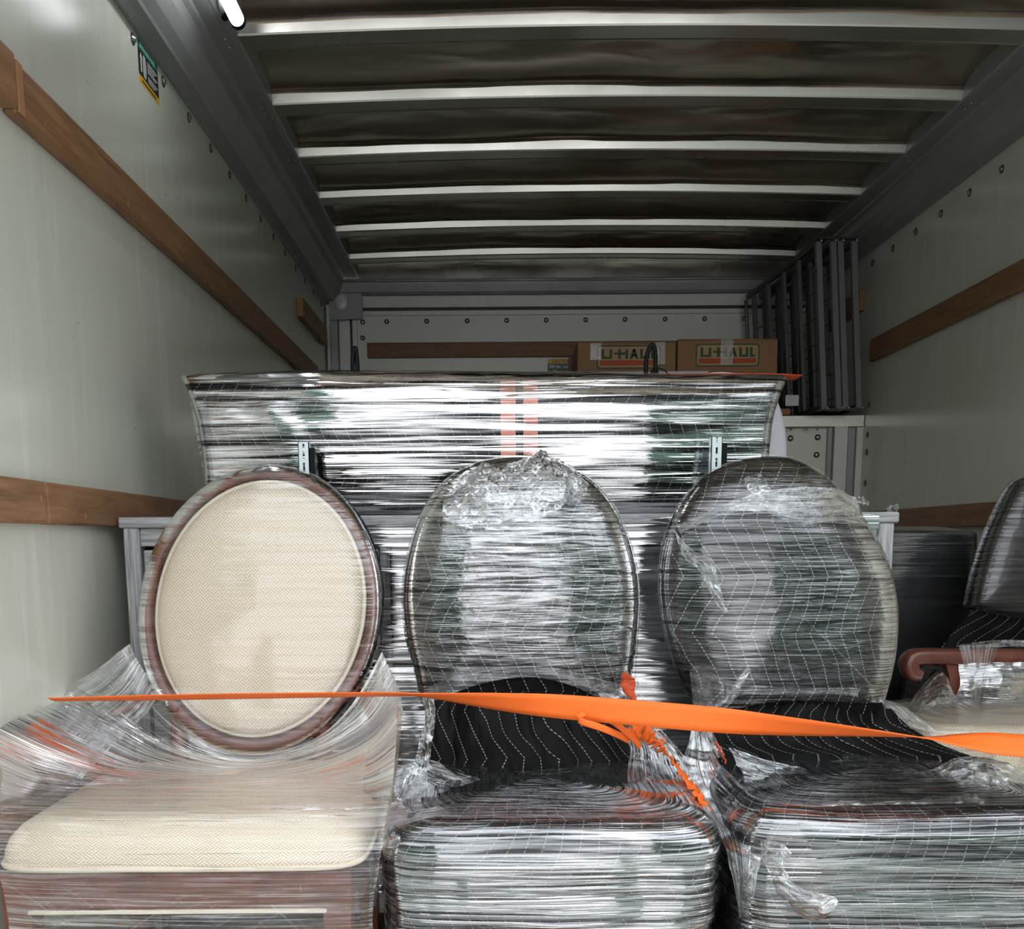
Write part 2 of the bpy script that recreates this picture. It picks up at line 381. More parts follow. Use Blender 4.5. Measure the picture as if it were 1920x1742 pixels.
def patch(name, rows, mat, parent=None, nu=60, nv=40, rough=0.0, rs=8, ridge=0.0, uvs=(1, 1), across=False, solid=0, seed=0, aniso=(1, 1)):
    """rows of (px, py, Y[, den]) control points -> smooth sheet standing at its real depth."""
    R_ = []
    for r in rows:
        r = [(*p, 1.0) if len(p) == 3 else p for p in r]
        R_.append(spline(r, nu))
    cols = list(zip(*R_)); G = [spline(list(c), nv) for c in cols]     # G[u][v]
    P = []; U = []; D = []
    for j in range(nv+1):
        pr = []; ur = []; dr = []
        for i in range(nu+1):
            px, py, Y, d = G[i][j]
            p = onY(px, py, Y)
            pr.append(p); dr.append(max(0, d))
        P.append(pr); D.append(dr)
    # metric uv
    for j in range(nv+1):
        acc = 0; ur = []
        for i in range(nu+1):
            if i: acc += (P[nv//2][i]-P[nv//2][i-1]).length
            ur.append(acc)
        U.append(ur)
    V = []
    vacc = [0]*(nu+1)
    for j in range(nv+1):
        if j:
            step = (P[j][nu//2]-P[j-1][nu//2]).length
            vacc = [v+step for v in vacc]
        V.append(list(vacc))
    UV = [[((U[j][i]*uvs[0], V[j][i]*uvs[1]) if not across else (V[j][i]*uvs[0], U[j][i]*uvs[1])) for i in range(nu+1)] for j in range(nv+1)]
    if rough or ridge:
        Q = []
        for j in range(nv+1):
            q = []
            for i in range(nu+1):
                p = P[j][i]
                a_ = Vector((UV[j][i][0]*aniso[0], UV[j][i][1]*aniso[1], seed*3.1))
                d = fbm(a_, rs)*rough
                if ridge: d += (1-abs(fbm(a_+Vector((5, 2, 1)), rs*1.7))*2)*ridge
                q.append(p+Vector((.25*d*math.sin(a_.x*40), -d, .35*d)))
            Q.append(q)
        P = Q
    return grid(name, P, mat, parent, UV, D, solid=solid)
def pillow(name, outline, Yc, T, mat, parent=None, off=0.0, lean=0.0, zc=None, nseg=96, nr=22, back=.35, p=2.4, lump=0.0, ls=6, den=None, seed=0, rim=True, ridge=0, hug=None):
    """outline: px,py points at depth Yc -> domed cushion, front towards the camera side."""
    o2 = spline([(q[0], q[1]) for q in outline], nseg, True)
    pts = [onY(q[0], q[1], Yc) for q in o2]
    cen = sum(pts, Vector())/len(pts)
    hug_ = None
    if hug:
        hp = [onY(q[0], q[1], Yc) for q in spline([(q[0], q[1]) for q in hug[0]], 180, True)]; hc = sum(hp, Vector())/len(hp)
        tab = sorted((math.atan2(q.z-hc.z, q.x-hc.x), math.hypot(q.x-hc.x, q.z-hc.z)) for q in hp)
        def hug_(x, z):
            an = math.atan2(z-hc.z, x-hc.x); kk = bisect.bisect(tab, (an,))
            t0_, t1_ = tab[kk-1], tab[kk % len(tab)]; da = (t1_[0]-t0_[0]) % (2*math.pi) or 1e-6; f_ = ((an-t0_[0]) % (2*math.pi))/da; r_ = t0_[1]+(t1_[1]-t0_[1])*min(1, f_)
            s_ = min(1, math.hypot(x-hc.x, z-hc.z)/r_); return Yc-hug[1]*(1-s_**p)**(1/p)+(z-cen0.z)*lean
        cen0 = hc
    prof = []
    for k in range(nr+1):           # front from centre to rim
        prof.append((k/nr, 1))
    rings = []
    P = []; UV = []; D = []
    ks = [0.001]+[((k/nr)**.6) for k in range(1, nr+1)]
    for s in ks: rings.append((s, -T*(max(0, 1-s**p))**(1/p)))
    for s in (1.0, .985, .94, .8, .5, .001):
        rings.append((s, T*back*(max(0, 1-s**4))**(.25)))
    for s, dy in rings:
        row = []; uvr = []; dr = []
        for q in pts:
            v = q-cen; r = v.length
            k = (s*r+off*(1 if s > .05 else 0))/r if r > 0 else 0
            x = cen.x+v.x*k; z = cen.z+v.z*k
            y = Yc+dy+(-off if dy <= 0 else off)
            if lump: 
                l_ = fbm((x+seed, z, seed*1.3), ls)*lump
                if ridge: l_ += (1-2*abs(fbm((x*1.0+seed+7, z*2.2, 3), ls*1.6)))*ridge
                y -= l_*(1-.3*s)
            y += (z-(cen0.z if hug else cen.z))*lean
            if hug and dy <= 0:
                y = hug_(x, z)-.006-.004*(1+fbm((x+seed, z, 4), ls))*(1-s*.5)-.0015*fbm((x*3, z*28, seed), 1)
            row.append(Vector((x, y, z))); uvr.append((x, z)); dr.append(den(x, z, s) if den else 1.0)
        P.append(row); UV.append(uvr); D.append(dr)
    # closed wrap uv must be direct, not extrapolated
    n = len(P); m = len(P[0]); fs = []; fuv = []
    for i in range(n-1):
        for j in range(m):
            j2 = (j+1) % m
            fs.append((i*m+j, (i+1)*m+j, (i+1)*m+j2, i*m+j2)); fuv += [UV[i][j], UV[i+1][j], UV[i+1][j2], UV[i][j2]]
    me = bpy.data.meshes.new(name); me.from_pydata([tuple(v) for r in P for v in r], [], fs)
    l = me.uv_layers.new(name='UVMap'); l.data.foreach_set('uv', [c for q in fuv for c in q])
    at = me.attributes.new('den', 'FLOAT', 'POINT'); at.data.foreach_set('value', [x for r in D for x in r])
    me.update()
    return link(name, me, mat, parent, True)
def block(name, x0, x1, y0, y1, z0, z1, mat, parent=None, cr=.06, tr=.05, off=0, n=120, pw=4.0, lump=0, ls=7, den=None, seed=0, dome=.015, yaw=0, flare=0, botr=.01, streak=0):
    """soft rounded block, rings from the bottom over the top; uv = (perimeter, profile)."""
    cx, cy = (x0+x1)/2, (y0+y1)/2; hx, hy = (x1-x0)/2+off, (y1-y0)/2+off
    def sup(t):
        c, s = math.cos(t), math.sin(t)
        return (math.copysign(abs(c)**(2/pw), c), math.copysign(abs(s)**(2/pw), s))
    prof = [(0.001, z0-off, 0), (.6, z0-off, 0), (1-botr*3, z0-off, 0), (1, z0+.02, 0)]
    H = z1-z0+off
    nz = max(6, int(H/.018))
    for k in range(1, nz+1): prof.append((1, z0+.02+(H-.02-tr)*k/nz, 0))
    for k in range(1, 11):
        a_ = k/10*math.pi/2
        prof.append((None, tr*(1-math.cos(a_)), z1+off-tr+tr*math.sin(a_)))
    for s in (.85, .7, .5, .3, .12, .001): prof.append((s, -1, s))
    P = []; UV = []; D = []; vlen = 0; last = None
    xs = [sup(2*math.pi*j/n-math.pi*.75) for j in range(n)]
    per = [0]
    for j in range(1, n+1):
        a_ = xs[j-1]; b_ = xs[j % n]; per.append(per[-1]+math.hypot((a_[0]-b_[0])*hx, (a_[1]-b_[1])*hy))
    topz = z1+off
    for s, b, c in prof:
        row = []; uvr = []; dr = []
        if s is None: sx = (hx-b)/hx; sy = (hy-b)/hy; z = c
        elif b == -1: sx = (hx-tr)/hx*s; sy = (hy-tr)/hy*s; z = topz+dome*(1-s*s)
        else: sx = sy = s; z = b
        key = (sx*hx, z)
        if last: vlen += math.hypot(key[0]-last[0], key[1]-last[1])
        last = key
        for j in range(n):
            X = cx+xs[j][0]*hx*sx*(1+flare*(z-z0)); Y = cy+xs[j][1]*hy*sy; Z = z
            if lump:
                l_ = fbm((X+seed, Y, Z*1.0), ls)*lump
                if streak: l_ += fbm((X*2+seed, Y*2, Z*30), 1.5)*streak
                d = Vector((xs[j][0]*sx, xs[j][1]*sy, .6 if z > topz-tr else 0))
                X += d.x*l_; Y += d.y*l_; Z += d.z*l_
            if yaw:
                dx, dy = X-cx, Y-cy; X = cx+dx*math.cos(yaw)-dy*math.sin(yaw); Y = cy+dx*math.sin(yaw)+dy*math.cos(yaw)
            row.append(Vector((X, Y, Z))); uvr.append((per[j], vlen)); dr.append(den(X, Y, Z) if den else 1.0)
        P.append(row); UV.append(uvr); D.append(dr)
    nn = len(P); fs = []; fuv = []
    for i in range(nn-1):
        for j in range(n):
            j2 = (j+1) % n
            fs.append((i*n+j, i*n+j2, (i+1)*n+j2, (i+1)*n+j))
            fuv += [(per[j], UV[i][j][1]), (per[j+1], UV[i][j][1]), (per[j+1], UV[i+1][j][1]), (per[j], UV[i+1][j][1])]
    me = bpy.data.meshes.new(name); me.from_pydata([tuple(v) for r in P for v in r], [], fs)
    l = me.uv_layers.new(name='UVMap'); l.data.foreach_set('uv', [c for q in fuv for c in q])
    at = me.attributes.new('den', 'FLOAT', 'POINT'); at.data.foreach_set('value', [x for r in D for x in r])
    me.update()
    return link(name, me, mat, parent, True)
def text_o(name, body, size, mat, parent, origin, xdir, up, ext=.0004, align='LEFT', bold=0):
    cu = bpy.data.curves.new(name, 'FONT'); cu.body = body; cu.size = size; cu.extrude = ext; cu.offset = bold; cu.align_x = align
    tmp = bpy.data.objects.new('tmp', cu); C.objects.link(tmp)
    dg = bpy.context.evaluated_depsgraph_get(); me = bpy.data.meshes.new_from_object(tmp.evaluated_get(dg))
    bpy.data.objects.remove(tmp)
    X = Vector(xdir).normalized(); Z = Vector(up).normalized(); N = X.cross(Z)
    m = Matrix((X, Z, N)).transposed().to_4x4(); m.translation = Vector(origin)
    me.transform(m); me.materials.clear()
    return link(name, me, mat, parent)
def ribbon(name, pts, width, mat, parent=None, n=120, thick=.0015):
    """pts: (x,y,z,angle,wscale). angle 0 = face upright."""
    S = spline(pts, n); P = []; UV = []; acc = 0
    for i, s in enumerate(S):
        p = Vector(s[:3]); q = Vector(S[min(i+1, n)][:3]); r = Vector(S[max(i-1, 0)][:3]); t = (q-r).normalized()
        if i: acc += (p-Vector(S[i-1][:3])).length
        up = (Vector((0, 0, 1))-t*t.z).normalized(); sd = t.cross(up)
        w_ = up*math.cos(s[3])+sd*math.sin(s[3])
        hw = width/2*s[4]
        row = [p+w_*hw*k for k in (-1, -.33, .33, 1)]
        P.append(row); UV.append([(acc, k*width) for k in range(4)])
    return grid(name, P, mat, parent, UV, solid=thick)

# ================================================================== THE SETTING
XL, XR = -.797, 1.543; ZC = EZ+1.245; YO = 1.15; YF = 4.33; YB = 5.19; ZA = EZ+.50
g = struct(boxo('ground', (-9, -12, -.86), (9, YO-.05, -.80), M['asphalt']))
for nm, x0, x1, h_ in (('wall_unseen', 2.4, 12, 3.6), ('wall_unseen', -12, -2.7, 4.2)):  # unseen walls added behind the camera to darken film reflections and the right wall
    struct(boxo(nm, (x0, -6.2, -.8), (x1, -5.8, h_), M['unseen_green']))
fl = boxo('floor', (XL-.03, YO, -.05), (XR+.03, YF, 0), M['floor']); struct(fl)
wl = boxo('wall_left', (XL-.04, YO, -.05), (XL, YB+.04, EZ+1.20), M['wall']); struct(wl)
wr_ = boxo('wall_right', (XR, YO, -.05), (XR+.04, YB+.04, EZ+1.20), M['wall']); struct(wr_)
wf = boxo('wall_front', (XL, YF, 0), (XR, YF+.04, ZA), M['wall_white']); struct(wf)
wb = boxo('wall_back', (XL, YB, ZA), (XR, YB+.04, EZ+1.30), M['wall_white']); struct(wb)
af = boxo('floor_attic', (XL, YF-.01, ZA-.035), (XR, YB, ZA), M['trimwhite']); struct(af)
ce = boxo('ceiling', (XL-.04, YO, EZ+1.345), (XR+.04, YB+.04, EZ+1.37), M['cove']); struct(ce)
# lower front wall details (seen right of the bundle)
for px0, px1, m_, dy in ((1548, 1557, 'cove', .018), (1559, 1584, 'trimwhite', .03), (1586, 1600, 'cove', .015), (1601, 1616, 'trimwhite', .025)):
    p0 = onY(px0, 850, YF); p1 = onY(px1, 850, YF)
    boxo('corner_trim', (p0.x, YF-dy, 0), (min(p1.x, XR), YF, ZA-.04), M[m_], wf, .002)
p0 = onY(1462, 850, YF)
boxo('edge_channel', (XL, YF-.03, ZA-.045), (XR, YF-.012, ZA+.004), M['bow'], wf, .003)
def bolt_mesh():
    bm = bmesh.new()
    prof = [(0.0125, 0), (.0125, .002), (.010, .003), (.0085, .0045), (.0065, .007), (.003, .0082), (0.0001, .0084)]
    rings = [[bm.verts.new((r*math.cos(k*math.pi/6), -h, r*math.sin(k*math.pi/6))) for k in range(12)] for r, h in prof]
    for i in range(len(rings)-1):
        for k in range(12): 
            f = bm.faces.new((rings[i][k], rings[i][(k+1) % 12], rings[i+1][(k+1) % 12], rings[i+1][k])); f.material_index = 1 if i < 2 else 0
    bmesh.ops.recalc_face_normals(bm, faces=bm.faces[:])
    me = bpy.data.meshes.new('bolt'); bm.to_mesh(me); bm.free(); me.materials.append(M['steel']); me.materials.append(M['boltdark'])
    me.polygons.foreach_set('use_smooth', [True]*len(me.polygons)); return me
BM_ = bolt_mesh()
def bolt(p, parent, face='Y', s=1.0):
    o = bpy.data.objects.new('bolt', BM_); C.objects.link(o); o.parent = parent; o.matrix_parent_inverse = parent.matrix_world.inverted()
    o.location = p; o.scale = (s, s, s)
    o.rotation_euler = {'Y': (0, 0, 0), 'L': (0, 0, math.pi/2), 'R': (0, 0, -math.pi/2), 'D': (math.pi/2, 0, 0)}[face]
    return o
pb = onX(248, 68, XL); pb2 = onX(430, 326, XL); zb = (pb.z+pb2.z)/2; stp = (pb2.y-pb.y)/4
k = -3
while pb.y+k*stp < YB-.1:
    yy = pb.y+k*stp
    if yy > YO+.05: bolt((XL, yy, min(zb, ZC-.125)), wl, 'L')
    k += 1
pc = onX(1879, 317, XR); pc2 = onX(1637, 493, XR); zb2 = (pc.z+pc2.z)/2; stp2 = (pc2.y-pc.y)/5
k = -6
while pc.y+k*stp2 < YB-.1:
    yy = pc.y+k*stp2
    if yy > YO+.05: bolt((XR, yy, zb2), wr_, 'R')
    k += 1
for py in (760, 815, 847, 905): p = onX(1628, py, XR); bolt((XR, YF-.07, p.z), wr_, 'R')
for px in (725, 800, 876, 950, 1024, 1098, 1172, 1247, 1321, 1395): p = onY(px, 603-(px-725)*.009, YB); bolt(p, wb, s=.95)
for py in (604, 634): bolt(onY(680, py, YB), wb, s=.95)
for px, py in ((1482, 822), (1533, 820), (1531, 853), (1482, 905), (1531, 905)): bolt(onY(px, py, YF), wf)
for px in (1483, 1509, 1514, 1533): bolt(onY(px, 805, YF-.03), wf, s=.35)
# wooden battens (children of their walls)
def batten_side(parent, X, sgn, y0, y1, z0, z1, t=.024, mat='batten'):
    x0, x1 = (X, X+t) if sgn > 0 else (X-t, X)
    return boxo('batten', (x0, y0, z0), (x1, y1, z1), M[mat], parent, .005, 2)
ptop = onX(200, 310, XL+.024); 
UZ0, UZ1 = EZ+.700, EZ+.785; LZ0, LZ1 = EZ+.035, EZ+.108; BZ0, BZ1 = EZ-.49, EZ-.41
for (z0, z1) in ((UZ0, UZ1),):
    yj = onX(26, 160, XL+.024).y
    batten_side(wl, XL, 1, YO+.02, yj, z0+.004, z1+.004, .03); batten_side(wl, XL, 1, yj+.004, 4.75, z0, z1)
    boxo('splice_block', (XL+.024, yj+.006, z0+.002), (XL+.028, yj+.028, z1-.002), M['batten_end'], wl, .001)
yj = onX(88, 930, XL+.024).y
batten_side(wl, XL, 1, YO+.02, yj-.008, LZ0, LZ1, .026); batten_side(wl, XL, 1, yj+.002, 4.25, LZ0, LZ1)
batten_side(wl, XL, 1, YO+.02, 4.25, BZ0, BZ1)
batten_side(wl, XL, 1, 4.42, 5.02, EZ+.925, EZ+1.005, .028)
boxo('batten_end_face', (XL, 4.405, EZ+.928), (XL+.026, 4.42, EZ+1.002), M['batten_end'], wl, .002)
batten_side(wr_, XR, -1, YO+.02, 4.22, UZ0, UZ1); batten_side(wr_, XR, -1, YO+.02, 4.2, LZ0, LZ1); batten_side(wr_, XR, -1, YO+.02, 4.2, BZ0, BZ1)
batten_side(wr_, XR, -1, 4.36, 5.02, EZ+.925, EZ+1.01, .024)
q0 = onY(689, 644, YB); q1 = onY(1082, 670, YB)
boxo('batten', (q0.x, YB-.022, q1.z), (onY(1395, 660, YB).x, YB, q0.z), M['batten_x'], wb, .005, 2)
for px in (622+2, 728, 1005): bolt(onY(px+100 if px < 700 else px, 657, YB-.022), wb, s=.4)
# back wall header, strips, groove
def strip(py0, py1, dy, mat, nm='header_strip'):
    a_ = onY(1000, py0, YB); b_ = onY(1000, py1, YB)
    return boxo(nm, (XL, YB-dy, b_.z), (XR, YB, a_.z), M[mat], wb, .002)
strip(500, 534, .12, 'bow'); strip(534, 553, .075, 'cove'); strip(554, 576, .012, 'trimwhite'); strip(582, 591, .014, 'trimwhite'); strip(576, 582, .004, 'boltdark', 'groove')
# left back corner: posts and gusset
for px0, px1, m_, dy in ((616, 622, 'trimwhite', .05), (622, 636, 'cove', .04), (637, 658, 'trimwhite', .015), (658, 662, 'boltdark', .018), (662, 671, 'trimwhite', .02)):
    p0 = onY(px0, 640, YB); p1 = onY(px1, 640, YB)
    boxo('corner_trim', (max(p0.x, XL), YB-dy, ZA), (p1.x, YB, EZ+1.13), M[m_], wb, .002)
bm = bmesh.new()
ol = [(618, 600), (617, 560), (624, 540), (655, 537), (676, 542), (680, 575), (678, 596), (660, 598), (640, 599)]
vs = [bm.verts.new(onY(x, y, YB-.06)) for x, y in ol]; f = bm.faces.new(vs)
r = bmesh.ops.extrude_face_region(bm, geom=[f]); bmesh.ops.translate(bm, vec=(0, .02, 0), verts=[v for v in r['geom'] if isinstance(v, bmesh.types.BMVert)])
gus = bmo('corner_gusset', bm, M['cove'], wb)
bm = bmesh.new(); bmesh.ops.create_uvsphere(bm, u_segments=16, v_segments=8, radius=.035)
c_ = onY(640, 566, YB-.062)
for v in bm.verts: v.co = Vector((v.co.x, v.co.y*.35, v.co.z*1.2))+c_
bmo('gusset_boss', bm, M['trimwhite'], wb, smooth=True)
# side coves (aluminium extrusions)
def cove(name, X, s):
    prof = [(0, -.100), (.006, -.103), (.010, -.100), (.030, -.098), (.048, -.095), (.052, -.088), (.072, -.070), (.090, -.040), (.096, -.012), (.108, -.006), (.112, 0), (.150, 0), (.154, -.002), (.172, -.002), (.177, .002), (.177, .030), (.177, .10), (0, .10)]
    bm = bmesh.new(); rings = []
    for y in (YO, YB):
        rings.append([bm.verts.new((X+s*a_, y, ZC+b_)) for a_, b_ in prof])
    n = len(prof)
    for k in range(n): bm.faces.new((rings[0][k], rings[0][(k+1) % n], rings[1][(k+1) % n], rings[1][k]))
    bm.faces.new(rings[0]); bm.faces.new(rings[1])
    o = bmo(name, bm, M['cove']); struct(o); return o
cvl = cove('trim_1', XL, 1); cvr = cove('trim_2', XR, -1)
XI0, XI1 = XL+.177, XR-.177
# roof bows and panels
yf = onZ(475, 96, ZC).y
bows = [yf+.406*k for k in range(-3, 7)]
def crown(x): t = (x-XI0)/(XI1-XI0)*2-1; return .018*(1-t*t)
rv = bmesh.new()
for b_i, yb in enumerate(bows):
    if yb < YO+.1 or yb > YB-.02: continue
    prof = [(-.012, .032), (-.003, .030), (.004, .004), (.0065, 0), (.016, 0), (.019, .002), (.076, .002), (.079, 0), (.083, 0), (.085, .026), (.10, .030)]
    prof = [(a_-.085, b2) for a_, b2 in prof]
    P = []
    for i in range(25):
        x = XI0-.0+(XI1-XI0)*i/24
        P.append([Vector((x, yb+a_, ZC+b2+crown(x))) for a_, b2 in prof])
    grid('roof_bow', P, M['bow'], ce, smooth=False)
    for X, s in ((XI0, -1), (XI1, 1)):
        for dx in (.012, .036):
            for dy in (-.062, -.02):
                r = bmesh.ops.create_uvsphere(rv, u_segments=6, v_segments=4, radius=.0042)
                for v in r['verts']: v.co = Vector((v.co.x, v.co.y, v.co.z*.5))+Vector((X+s*dx, yb+dy, ZC-.001))
rvo = bmo('rivets', rv, M['steel'], ce, True); rvo['kind'] = 'stuff'
edges = [YO]+[b_ for b_ in bows if YO < b_ < YB]+[YB]
for k in range(len(edges)-1):
    y0 = edges[k]-.01; y1 = edges[k+1]-.080 if k < len(edges)-2 else edges[k+1]
    if y1-y0 < .06: continue
    P = []
    for j in range(41):
        t = 1-(1-j/40)**1.6; y = y0+(y1-y0)*t; row = []
        for i in range(91):
            x = XI0+(XI1-XI0)*i/90
            wob = fbm((x*1.6, y*3.0, k*2.7), 1.5)
            ed = math.exp(-(1-t)*(8+3*fbm((x*2, k, 0), 1)))*.018+math.exp(-(1-t)*(30+8*fbm((x*3, k, 5), 1)))*.018+math.exp(-t*14)*.008
            z = ZC+.034+crown(x)+.016-ed+wob*.0090*(math.sin(math.pi*t)*.8+.2)
            row.append(Vector((x, y, z)))
        P.append(row)
    grid('roof_panel', P, M['roof'], ce)
# ================================================================== DRESSER
YD = 2.13
pl = onY(213, 975, YD); pr = onY(1686, 955, YD)
DX0, DX1 = max(pl.x, XL+.027), pr.x; DT = (pl.z+pr.z)/2
dr = thing('dresser', 'long grey wood-grain dresser wrapped in streaky clear film behind the three chairs', 'dresser', ((DX0+DX1)/2, YD+.22, 0))
boxo('top', (DX0, YD-.005, DT-.022), (DX1, YD+.47, DT), M['greyh'], dr, .003)
for s in (0, 1):
    x0 = DX0+.008 if s == 0 else DX1-.040
    boxo('leg', (x0, YD, 0), (x0+.032, YD+.04, DT-.022), M['greyv'], dr, .002)
    boxo('leg', (x0, YD+.42, 0), (x0+.032, YD+.46, DT-.022), M['greyv'], dr, .002)
    boxo('side_panel', (x0+.006, YD+.04, .12), (x0+.026, YD+.42, DT-.022), M['greyv'], dr)
boxo('back_panel', (DX0+.04, YD+.43, .12), (DX1-.04, YD+.45, DT-.022), M['greyh'], dr)
boxo('rail', (DX0+.040, YD+.008, DT-.060), (DX1-.040, YD+.03, DT-.022), M['greyh'], dr, .002)
boxo('rail', (DX0+.040, YD+.008, .10), (DX1-.040, YD+.03, .15), M['greyh'], dr, .002)
nc = 3; wd = (DX1-DX0-.08-.02*(nc-1))/nc
for ci in range(nc):
    for ri in range(3):
        x0 = DX0+.040+ci*(wd+.02); z0 = .155+ri*((DT-.065-.155)/3)
        d_ = boxo('drawer', (x0+.003, YD+.012, z0+.003), (x0+wd-.003, YD+.034, z0+(DT-.065-.155)/3-.003), M['greyh'], dr, .003)
    if ci < nc-1: boxo('divider', (x0+wd, YD+.010, .15), (x0+wd+.02, YD+.03, DT-.06), M['greyv'], dr)
# film around the dresser front (starts right of its left end, as in the photo)
def fden(x, z): return .55+.6*fbm((x*1.5, z*3, 4), 1.2)
P = []; UV = []; D = []
xa = onY(335, 1000, YD).x; 
for j in range(71):
    z = .15+(DT-.002-.15)*j/70; row = []; u_ = []; d_ = []
    for i in range(121):
        x = xa+(DX1-.043-xa)*i/120
        y = YD-.004-.004*fbm((x*2, z*26, 1), 1)-.003*fbm((x*4, z*60, 2), 1)
        row.append(Vector((x, y, z))); u_.append((x, z)); d_.append(.5+max(0, .5*fbm((x*1.2, z*2, 9), 1.5)))
    P.append(row); UV.append(u_); D.append(d_)
grid('stretch_film', P, M['film_dresser'], dr, UV, D)
# ================================================================== LONG BUNDLE ON THE DRESSER
YW = 2.33
bu = thing('wrapped_bundle', 'long black quilted bundle wound in shiny film lying on the grey dresser', 'bundle', (0, YW, DT))
out_t = [(347, 712), (420, 709), (600, 706), (800, 707), (1000, 707), (1200, 709), (1350, 711), (1470, 712)]
out_b = [(400, 985), (480, 985), (650, 985), (850, 985), (1000, 985), (1150, 985), (1320, 985), (1425, 985)]
def bundle(name, off, mat, den=None, lump=.006, span=None):
    n = 200; m = 90
    top = spline(out_t, n); bot = spline(out_b, n)
    P = []; UV = []; D = []
    for k in range(m+1):
        t = k/m            # around the section: front top -> front bottom -> back
        row = []; u_ = []; d_ = []
        for i in range(n+1):
            s = i/n
            T_ = onY(*top[i], YW); B_ = onY(*bot[i], YW); B_.z = DT+.008
            # ends curve in concavely like a flared scroll
            # section angle
            ang = 2*math.pi*t
            cz = (T_.z+B_.z)/2; hz = (T_.z-B_.z)/2+off
            c2, s2 = math.cos(ang), math.sin(ang)
            sgn = lambda v, p_: math.copysign(abs(v)**p_, v)
            zz = cz+hz*sgn(c2, .45)
            endf = min(1, min(s, 1-s)/.05)
            dep = (.10+off)*(.55+.45*math.sqrt(max(0, 1-(1-endf)**2)))
            yy = YW+.0-dep*sgn(s2, .5)+.02
            f = (T_.z-zz)/(T_.z-B_.z)
            f = max(0, min(1, f))
            xt, xb = T_.x, B_.x
            e = f**.8
            # concave side profile: quickly in, then straight
            e = 1-(1-f)**4.2
            xx = xt+(xb-xt)*e
            yy += -lump*fbm((xx*2.0, zz*5, 1.5), 1.6)*(1 if s2 > 0 else 0)-.0035*fbm((xx*1.2, zz*60, 3), 1)*(1 if s2 > 0 else 0)
            bulge = -.018*math.exp(-((xx+.20)/.30)**2)-.012*math.exp(-((xx-.28)/.16)**2)
            yy += bulge if s2 > 0 else 0
            row.append(Vector((xx, yy, zz))); u_.append((xx, zz)); d_.append(den(xx, zz) if den else 1)
        P.append(row); UV.append(u_); D.append(d_)
    if span:
        xs_ = [onY(p_, 800, YW).x for p_ in span]; x0_, x1_ = xs_
        Q = []
        for row in P[2:m//2-8]:
            r_ = []
            for k in range(5):
                xx = x0_+(x1_-x0_)*k/4; i_ = 0
                while i_ < n-1 and row[i_+1].x < xx: i_ += 1
                f_ = (xx-row[i_].x)/max(1e-6, row[i_+1].x-row[i_].x); r_.append(row[i_].lerp(row[i_+1], f_))
            Q.append(r_)
        return grid(name, Q, mat, bu, [[(0, 0)]*5 for _ in Q])
    # end caps
    o = grid(name, P, mat, bu, UV, D)
    bm = bmesh.new(); bm.from_mesh(o.data); bm.verts.ensure_lookup_table()
    uvl = bm.loops.layers.uv.active
    for i in (0, n):
        ring = [bm.verts[k*(n+1)+i] for k in range(m)]
        try:
            f = bm.faces.new(ring)
            for l in f.loops: l[uvl].uv = (l.vert.co.x+l.vert.co.y, l.vert.co.z)
        except ValueError: pass
    bm.to_mesh(o.data); bm.free(); o.data.update()
    return o
bundle('quilt_cover', 0, M['quilt'])
def bden(x, z):
    e = 1
    if x < -.60: e = .45
    if x > .50: e = .35
    return e*(.75+.5*fbm((x*1.6, z*4, 2), 1.2))
bundle('stretch_film', .008, M['film_bundle'], bden)
for px0, px1, nm in ((938, 965, 'tape_strip'), (979, 1005, 'tape_strip')):
    bundle(nm, .0035, M['red_tape'], None, .006, (px0, px1))
# pale rounded thing behind its right end
pc0 = onY(1452, 800, 2.52)
mt = pillow('mattress_bundle', [(1425, 712), (1448, 745), (1462, 780), (1469, 820), (1470, 870), (1468, 966), (1300, 966), (1300, 720)], 2.52, .05, M['sheet'], None, back=1.0, p=4)
tag(mt, 'pale lilac rounded cover showing at the right end of the long bundle', 'cushion')
# slotted uprights standing on dresser
for px, pt, pb_, lb in ((569, 829, 985, 'pale slotted steel bracket rising behind the cream oval chair back'), (1344, 820, 985, 'pale slotted steel bracket left of the rightmost black oval chair back')):
    Yk = 2.175; p = onY(px, pt, Yk)
    t = thing('slotted_bracket', lb, 'bracket', (p.x, Yk, DT), 'slotted brackets on the dresser')
    bm = bmesh.new(); W = .0115
    z1 = p.z; z0 = DT; sl = []
    zz = z1-.006
    box(bm, (p.x-W, Yk-.003, z0), (p.x-.0022, Yk, z1)); box(bm, (p.x+.0022, Yk-.003, z0), (p.x+W, Yk, z1))
    z = z1-.012
    while z > z0+.01:
        box(bm, (p.x-.0022, Yk-.003, z-.006), (p.x+.0022, Yk, z)); z -= .024
    box(bm, (p.x-W, Yk-.003, z0), (p.x-W+.0015, Yk+.02, z1)); box(bm, (p.x+W-.0015, Yk-.003, z0), (p.x+W, Yk+.02, z1))
    bmo('slotted_face', bm, M['zinc'], t)
    boxo('dark_channel', (p.x+W, Yk, z0), (p.x+W+.011, Yk+.025, z1-.012), M['black'], t)
    boxo('foot', (p.x-.02, Yk-.004, DT), (p.x+.025, Yk+.03, DT+.003), M['zinc'], t)
